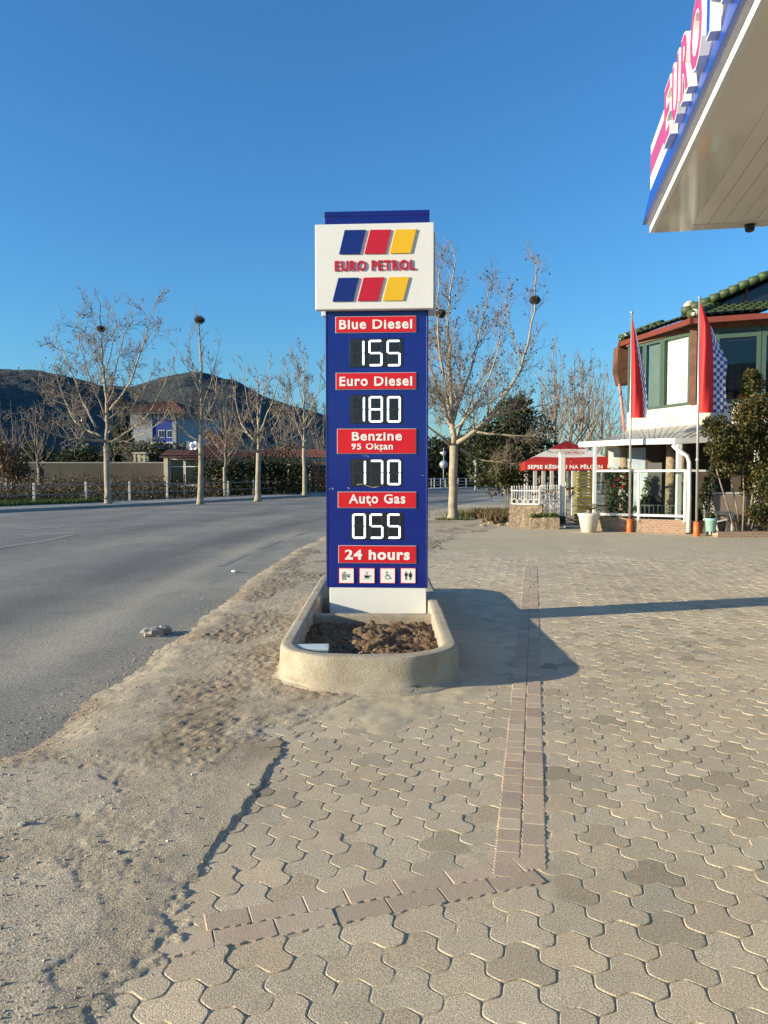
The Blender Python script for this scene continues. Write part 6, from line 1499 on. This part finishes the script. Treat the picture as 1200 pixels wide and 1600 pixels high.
# big bush in front of the cafe windows
bx = np.array((9.15, 19.55)); rgb = np.random.default_rng(33); L = []
for (u, v, rr_0, n) in ((1118, 668, .40, 520), (1150, 690, .55, 900), (1190, 680, .60, 1000), (1168, 640, .50, 800), (1176, 600, .34, 460), (1205, 640, .55, 800), (1140, 725, .45, 600), (1185, 735, .50, 650), (1115, 700, .32, 330), (1192, 770, .42, 420), (1198, 805, .38, 380), (1172, 800, .25, 240), (1225, 700, .7, 900), (1235, 620, .5, 600), (1160, 660, .4, 500), (1240, 780, .5, 500), (1172, 765, .22, 160), (1166, 578 + 6, .16, 90), (1180, 586, .18, 110), (1106, 660, .18, 90)):
    q = W(u, v, 19.55); L.append(((q[0] - bx[0], rgb.uniform(-.25, .25), q[2]), (rr_0, rr_0 * .9, rr_0 * .85), int(n * 2.0)))
bush('laurel_bush', 'tall bush with green and ochre leaves in front of the cafe windows at right', (*bx, 0), L, .078, BU, [((-.15, 0, 0), (-.75, -.1, 1.7)), ((0, 0, 0), (.0, .1, 1.9)), ((.2, .05, 0), (.75, 0, 1.7)), ((.1, -.05, 0), (.35, .1, 2.2)), ((-.05, .05, 0), (-.3, .1, 1.5))], None, 'bush', 34, .55, None, .028)
q = W(1105, 742, 19.6); bush('climbing_plant', 'slender dark green climber standing beside the right flagpole', (q[0], 19.6, 0), [((0, 0, .75), (.20, .18, .3), 150), ((.05, 0, 1.15), (.22, .18, .28), 160), ((.14, 0, 1.55), (.16, .15, .28), 110), ((-.1, 0, 1.0), (.15, .14, .2), 80)], .09, DG + [(.06, .09, .02)], [((0, 0, 0), (.05, 0, 1.3)), ((.04, 0, 0), (.15, 0, 1.7))], None, 'plant', 35)
# flags
m_pole = mat('flagpole_aluminium', (.50, .50, .49), .35, .06, 4, metal=.6); m_org = mat('orange_sleeve', (.72, .13, .02), .5, .06, 4)
m_fred = mat('red_flag_cloth', (.70, .035, .035), .6, .05, 3, trans=.35); m_fwh = mat('white_flag_cloth', (.78, .78, .80), .6, .03, 3, trans=.3); m_fbl = mat('blue_flag_cloth', (.09, .115, .40), .6, .05, 3, trans=.3)
def flag(u0, ub, Yp, top, rowsR, rowsB, vb, plab, flab, u1):
    base = G(ub, vb); base = np.array((W(ub, 742, Yp)[0], Yp)); topP = W(u1, top - 4, Yp)
    fp = thing('flagpole', plab, 'flagpole', (*base, 0), 0, 'flagpoles before the cafe'); h = topP[2]
    b = MB(); b.tube([(*base, .30), (base[0] + (topP[0] - base[0]) * .5, Yp, h * .5), (topP[0], Yp, h)], [.034, .030, .026], 10); b.build('pole', m_pole, fp)
    b = MB(); b.lathe([(.075, 0), (.078, .01), (.074, .36), (.055, .375), (.03, .376)], (*base, -.01), 14); b.build('base_sleeve', m_org, fp)
    b = MB(); b.lathe([(.02, 0), (.04, .02), (.04, .045), (.01, .07)], (topP[0], Yp, h), 10); b.build('finial', m_pole, fp)
    b = MB(); b.lathe([(.040, 0), (.046, .01), (.046, .05), (.040, .06)], (base[0] + (topP[0] - base[0]) * (1.95 / h), Yp, 1.9), 10); b.build('clamp', m_pole, fp)
    nR = 60; V = []; nc1, nc2 = 10, 12
    vR = np.array(rowsR, float); vB = np.array(rowsB, float); v1 = rowsR[-1][0]; mi = []
    for i in range(nR + 1):
        v = top + (v1 - top) * i / nR
        ur = np.interp(v, vR[:, 0], vR[:, 1]); ubd = np.interp(v, vB[:, 0], vB[:, 1]); ul = u0 + (ub - u0) * (v - top) / (vb - top) + .5
        ubd = min(ubd, ur); f = i / nR
        for k in range(nc1 + nc2 + 1):
            if k <= nc1: g = k / nc1; u = ul + (ubd - ul) * g; y = Yp - .05 - .16 * math.sin(g * math.pi) * (.5 + .5 * f) + .03 * math.sin(g * 7 + f * 5)
            else: g = (k - nc1) / nc2; u = ubd + (ur - ubd) * g; y = Yp - .05 + .30 * g + .07 * math.sin(g * 6.5 + f * 9) * g
            V.append(W(u, v, y))
    k = nc1 + nc2 + 1; F = [(i * k + j, i * k + j + 1, (i + 1) * k + j + 1, (i + 1) * k + j) for i in range(nR) for j in range(k - 1)]
    for i in range(nR):
        for j in range(k - 1): mi.append(0 if j < nc1 else 1 + ((i // 2 + (j - nc1) // 3) % 2))
    o = meshobj('banner_flag', np.array(V), F, [m_fred, m_fwh, m_fbl], None, None, np.array(mi), True); tag(o, flab, 'flag', 'banner flags before the cafe')
flag(988, 985, 20.7, 494, [(494, 988), (520, 994), (575, 1006), (630, 1012), (653, 1010)], [(494, 988), (520, 992), (545, 995), (580, 1000), (610, 1004), (653, 1006)], 832, 'slim metal flagpole with an orange base in front of the porch glazing', 'narrower red banner with blue checks, on the pole before the porch', 987)
flag(1094, 1090, 19.4, 471, [(471, 1094), (508, 1110), (565, 1137), (600, 1133), (645, 1137)], [(471, 1094), (508, 1110), (540, 1114), (600, 1115), (645, 1114)], 838, 'slim metal flagpole with an orange base beside the bush at right', 'wider red banner with blue and white checks, next to the bush', 1093)
# things inside the porch and on the terrace
m_bchair = mat('black_chair', (.025, .025, .028), .5)
p = np.array((W(1021, 742, 21.7)[0], 21.7)); ch = thing('lounge_chair', 'round backed black armchair behind the porch glazing', 'chair', (*p, 0)); b = MB()
th = np.linspace(R(200), R(520), 22); V = []
for z, r_ in ((.42, .36), (.62, .40), (.80, .38), (.90, .30)): V += [(p[0] + r_ * math.cos(t) * (1 if z < .8 else .9), p[1] + r_ * .8 * math.sin(t), z + .05 * math.cos(t - R(90))) for t in np.linspace(R(-10), R(190), 20)]
b.add(V, [(i * 20 + j, i * 20 + j + 1, (i + 1) * 20 + j + 1, (i + 1) * 20 + j) for i in range(3) for j in range(19)], smooth=True); b.build('backrest', m_bchair, ch)
b = MB(); b.lathe([(.05, .34), (.36, .36), (.38, .42), (.34, .47), (.05, .48)], (*p, 0), 18); b.build('seat', m_bchair, ch)
for k in range(4): b = MB(); a = k * math.pi / 2 + .7; b.tube([(p[0] + .28 * math.cos(a), p[1] + .28 * math.sin(a), .36), (p[0] + .32 * math.cos(a), p[1] + .32 * math.sin(a), -.01)], .02, 6); b.build('leg', m_bchair, ch)
fw = thing('plant_wall', 'panel of dark green leaves with red and white flowers left of the porch centre', 'plant', (*pxy(968, 21.9), 0)); b = MB(); r = np.random.default_rng(18)
for z in np.arange(.3, 1.75, .22):
    for x in (-.22, 0, .22): leaves(b, r, (fw.location[0] + x, 21.9, z), (.17, .10, .16), 60, .10, [(.02, .07, .02), (.035, .10, .03), (.015, .045, .015)], .6)
b.build('foliage', m_leaf, fw)
for nm, cols, spots in (('red_flower', [(.55, .02, .03)], ((-.1, 1.42), (.12, 1.5), (.25, 1.32), (-.2, 1.25), (.05, 1.2))), ('white_flower', [(.7, .68, .62)], ((-.02, 1.02), (.20, .98), (.26, 1.08), (.02, 1.12)))):
    for (x, z) in spots: b = MB(); leaves(b, r, (fw.location[0] + x, 21.75, z), (.06, .03, .05), 22, .05, cols, .6); b.build(nm, m_leaf, fw)
q = W(1000, 742, 21.3); bush('climbing_plant', 'thin climber on the middle porch post, behind the glass', (q[0] + .12, 21.2, .0), [((0, 0, .9), (.14, .12, .3), 110), ((.06, 0, 1.35), (.13, .12, .25), 90), ((-.3, 0, .6), (.22, .15, .14), 90)], .085, [(.05, .09, .02), (.08, .12, .03)], [((0, 0, 0), (.05, 0, 1.5))], None, 'plant', 36)
q = W(1068, 742, 20.6); bush('potted_greens', 'small patch of yellow green leaves at the foot of the white drain pipe', (q[0] - .02, 20.62, .30), [((0, 0, .16), (.16, .12, .17), 170)], .07, [(.12, .15, .03), (.09, .12, .03)], (), None, 'plant', 37)
lr = thing('low_rack', 'low metal rack with thin uprights on the brick base behind the glass', 'rack', (*pxy(1028, 21.0), .36)); b = MB(); p0, p1 = pxy(1002, 21.05), pxy(1056, 20.75)
for z in (.44, .72): b.bar((*p0, z), (*p1, z), .025)
for k in range(9): q = p0 + (p1 - p0) * k / 8; b.bar((*q, -.02 if k in (0, 8) else .44), (*q, .72), .018)
b.build('rack_frame', m_rail, lr)
# terrace furniture right of the pole
sf = thing('garden_sofa', 'beige cushioned garden sofa against the dark terrace wall behind the bush', 'sofa', (*pxy(1148, 20.4), 0)); p = pxy(1148, 20.4); m_sofa = mat('beige_cushion', (.36, .27, .22), .85, .12, 4, bump=.3, bscale=40)
b = MB(); b.bbox((p[0] - .62, p[1] + .22, .40), (p[0] + .75, p[1] + .36, 1.02), .05); b.build('backrest', m_sofa, sf)
b = MB(); b.bbox((p[0] - .62, p[1] - .3, .34), (p[0] + .75, p[1] + .215, .50), .05); b.build('seat', m_sofa, sf)
b = MB(); b.bar((p[0] - .66, p[1] + .29, -.02), (p[0] - .66, p[1] + .29, 1.05), .05); b.bar((p[0] - .66, p[1] + .29, 1.06), (p[0] + .8, p[1] + .29, 1.06), .05); b.bar((p[0] + .79, p[1] + .29, -.02), (p[0] + .79, p[1] + .29, 1.05), .05); b.bar((p[0] - .66, p[1] - .28, -.02), (p[0] - .66, p[1] - .28, .33), .05); b.bar((p[0] + .79, p[1] - .28, -.02), (p[0] + .79, p[1] - .28, .33), .05); b.build('frame', m_wpvc, sf)
tbl = thing('low_table', 'low pale green table before the garden sofa', 'table', (*pxy(1128, 19.9), 0)); p = pxy(1128, 19.9); b = MB(); b.bbox((p[0] - .26, p[1] - .18, .56), (p[0] + .26, p[1] + .18, .60), .01); b.build('tabletop', mat('pale_green_top', (.42, .50, .44), .5), tbl)
for sx in (-1, 1):
    for sy_ in (-1, 1): b = MB(); b.bar((p[0] + sx * .22, p[1] + sy_ * .14, -.02), (p[0] + sx * .22, p[1] + sy_ * .14, .559), .035); b.build('leg', m_wpvc, tbl)
dk = thing('deck_chair', 'pale folding deck chair leaning beside the right flagpole', 'chair', (*pxy(1106, 20.0), 0)); p = pxy(1106, 20.0); b = MB()
b.prism([(p[0] - .10, p[1] - .1, .98), (p[0] + .06, p[1] - .1, .98), (p[0] + .26, p[1] - .1, .30), (p[0] + .10, p[1] - .1, .30)], (0, .03, 0)); b.build('backrest', mat('deck_canvas', (.55, .50, .42), .85, .05, 3), dk)
b = MB(); b.bar((p[0] + .02, p[1] - .05, .98), (p[0] + .30, p[1] - .05, -.02), .03); b.bar((p[0] + .28, p[1] + .1, .45), (p[0] - .05, p[1] + .1, -.02), .03); b.bar((p[0] + .1, p[1] - .1, .31), (p[0] + .5, p[1] - .1, .40), .03); b.build('frame', m_wpvc, dk)
# stacked olive crates and dark shelf rack between post and porch
cr_m = mat('olive_crate', (.20, .165, .03), .6, .1, 5)
p = pxy(913, 23.2)
for k in range(6):
    z0 = .0 + k * .275; tt_ = thing('slatted_crate', ['ochre crate at the bottom of the stack beside the porch', 'second ochre crate from the bottom of the stack beside the porch', 'third ochre crate from the bottom of the stack beside the porch', 'third ochre crate from the top of the stack beside the porch', 'second ochre crate from the top of the stack beside the porch', 'topmost ochre crate of the stack beside the porch'][k], 'crate', (p[0], p[1], z0), 0, 'stack of ochre crates')
    b = MB(); w_, d_ = .24, .18
    for zz2 in (.02, .11, .20):
        b.box((p[0] - w_, p[1] - d_, z0 + zz2), (p[0] + w_, p[1] - d_ + .015, z0 + zz2 + .055)); b.box((p[0] - w_, p[1] + d_ - .015, z0 + zz2), (p[0] + w_, p[1] + d_, z0 + zz2 + .055)); b.box((p[0] - w_ - .0155, p[1] - d_, z0 + zz2), (p[0] - w_ - .0005, p[1] + d_, z0 + zz2 + .055)); b.box((p[0] + w_ + .0005, p[1] - d_, z0 + zz2), (p[0] + w_ + .0155, p[1] + d_, z0 + zz2 + .055))
    b.build('slatted_sides', cr_m, tt_); b = MB(); b.box((p[0] - w_ + .001, p[1] - d_ + .016, z0 + .002), (p[0] + w_ - .001, p[1] + d_ - .016, z0 + .018)); b.build('bottom', cr_m, tt_)
p = pxy(943, 23.6); sr = thing('shelf_rack', 'dark metal shelf rack just inside the left end of the porch', 'rack', (*p, 0))
for z in (.25, .6, .95, 1.3, 1.6): b = MB(); b.box((p[0] - .30, p[1] - .18, z), (p[0] + .30, p[1] + .18, z + .025)); b.build('shelf', m_rust, sr)
b = MB()
for sx in (-1, 1):
    for sy_ in (-1, 1): b.bar((p[0] + sx * .29, p[1] + sy_ * .17, -.02), (p[0] + sx * .29, p[1] + sy_ * .17, 1.75), .03)
b.build('upright', m_rail, sr)
# posts of the pergola behind the parasol
pg = thing('pergola', 'row of pale pergola posts with a rail, seen under the parasol', 'pergola', (*pxy(845, 30), 0))
for u in (822, 836, 849, 862, 876, 896):
    q = pxy(u, 30); b = MB(); b.bbox((q[0] - .07, 29.93, -.05), (q[0] + .07, 30.07, 1.85), .01); b.build('post', m_post, pg)
b = MB(); a_, c_ = pxy(818, 30), pxy(900, 30); b.bar((*a_, 1.90), (*c_, 1.90), .12, .10); b.build('beam', m_post, pg); b = MB(); b.bar((*pxy(830, 29.8), .78), (*pxy(900, 29.8), 1.05), .06, .09); b.build('leaning_rail', m_bpost, pg)
# paving before the cafe entrance
dst = MB(); dst.box((pxy(884, 22.6)[0], 21.9, -.05), (pxy(935, 22)[0], 24.5, .035)); tag(dst.build('path', m_conc), kind='structure')

# ------------------------------------------------------------------ loose stones on the shoulder and road
r4 = random.Random(14)
for (u, v, s, mt, lb) in ((366, 894, .04, m_white, 'small white stone at the edge of the asphalt, left of the planter'), (238, 992, .085, m_conc, 'broken lump of concrete lying on the asphalt near the dirt edge'), (252, 988, .07, m_conc, 'smaller broken lump beside the concrete lump on the asphalt'), (183, 1333, .014, m_conc, 'tiny white pebble on the dirt beside the broken slab'), (37, 1290, .02, m_conc, 'small pale pebble near the left edge of the picture')):
    p = G(u, v, -.02 if v < 1000 else .01); b = MB(); b.blob((p[0], p[1], p[2] + s * .35), (s * 1.25, s, s * .65), int(u), .35, 9, 6, smooth=False, fq=1.8); tag(b.build('loose_stone', mt), lb, 'stone')
def grit():
    b = MB(); r = np.random.default_rng(6); N = 5200
    for k in range(N):
        y = 1.6 * (12 / 1.6) ** r.random(); e = np.interp(y, NEAR[:, 1], NEAR[:, 0]) if y > 4.2 else -.56 * y - .1
        x = r.uniform(e - .2, -.45 if y < 5 else -.75) if k % 2 else e + r.normal(.08, .16)
        s = r.choice([.002, .003, .003, .004, .004, .005, .008]) * (1 if y > 3 else .75); g = r.uniform(.35, 1.35)
        # seat it on the relief
        iy = int(np.clip(np.log(y / 1.15) / np.log(26 / 1.15) * 839, 0, 839)); ix = int(np.clip((x - hX[iy, 0]) / (hX[iy, -1] - hX[iy, 0]) * 399, 0, 399)); z = max(hZ[iy, ix], -.03)
        a = r.normal(size=(6, 3)) * .25 + np.array([(1, 0, 0), (-1, 0, 0), (0, 1, 0), (0, -1, 0), (0, 0, .8), (0, 0, -.8)]); b.add(np.array((x, y, z + s * .3)) + a * s, [(0, 2, 4), (2, 1, 4), (1, 3, 4), (3, 0, 4), (2, 0, 5), (1, 2, 5), (3, 1, 5), (0, 3, 5)], (g, g, g))
    return b
tag(grit().build('gravel', mat('grit', (.42, .36, .27), .9, .1, 5, attr=True)), kind='stuff')

# torn film at the foot of the third display, and chips in the blue paint
a = SR(558, 754.5, 599, 760.5); b = MB(); V = []; n = 22
for i in range(n + 1):
    f = i / n; x = a[0] + (a[2] - a[0]) * f; z = a[1] + (a[3] - a[1]) * (.35 + .45 * math.sin(f * 6.5 + .5) * (1 - .3 * f)); V += [(x, -.006 - .012 * abs(math.sin(f * 5)), z), (x, -.0105, z - .009)]
b.add(xf(SM, V), [(2 * i, 2 * i + 1, 2 * i + 3, 2 * i + 2) for i in range(n)], smooth=True); b.build('torn_film', mat('curled_film', (.30, .26, .20), .4), sign)
r5 = random.Random(9)
for (u, v, k) in ((520, 764, 7), (544, 763, 5), (660, 743, 3), (573, 712, 6), (600, 940, 2)):
    b = MB()
    for j in range(k):
        x, z = S(u + r5.gauss(0, 2.2), v + r5.gauss(0, 1.2)); s = r5.uniform(.0015, .005); b.box((x - s, -.0016, z - s * .5), (x + s, -.0004, z + s * .5), SM)
    b.build('paint_chip', m_wlet if v < 900 else m_conc, sign)
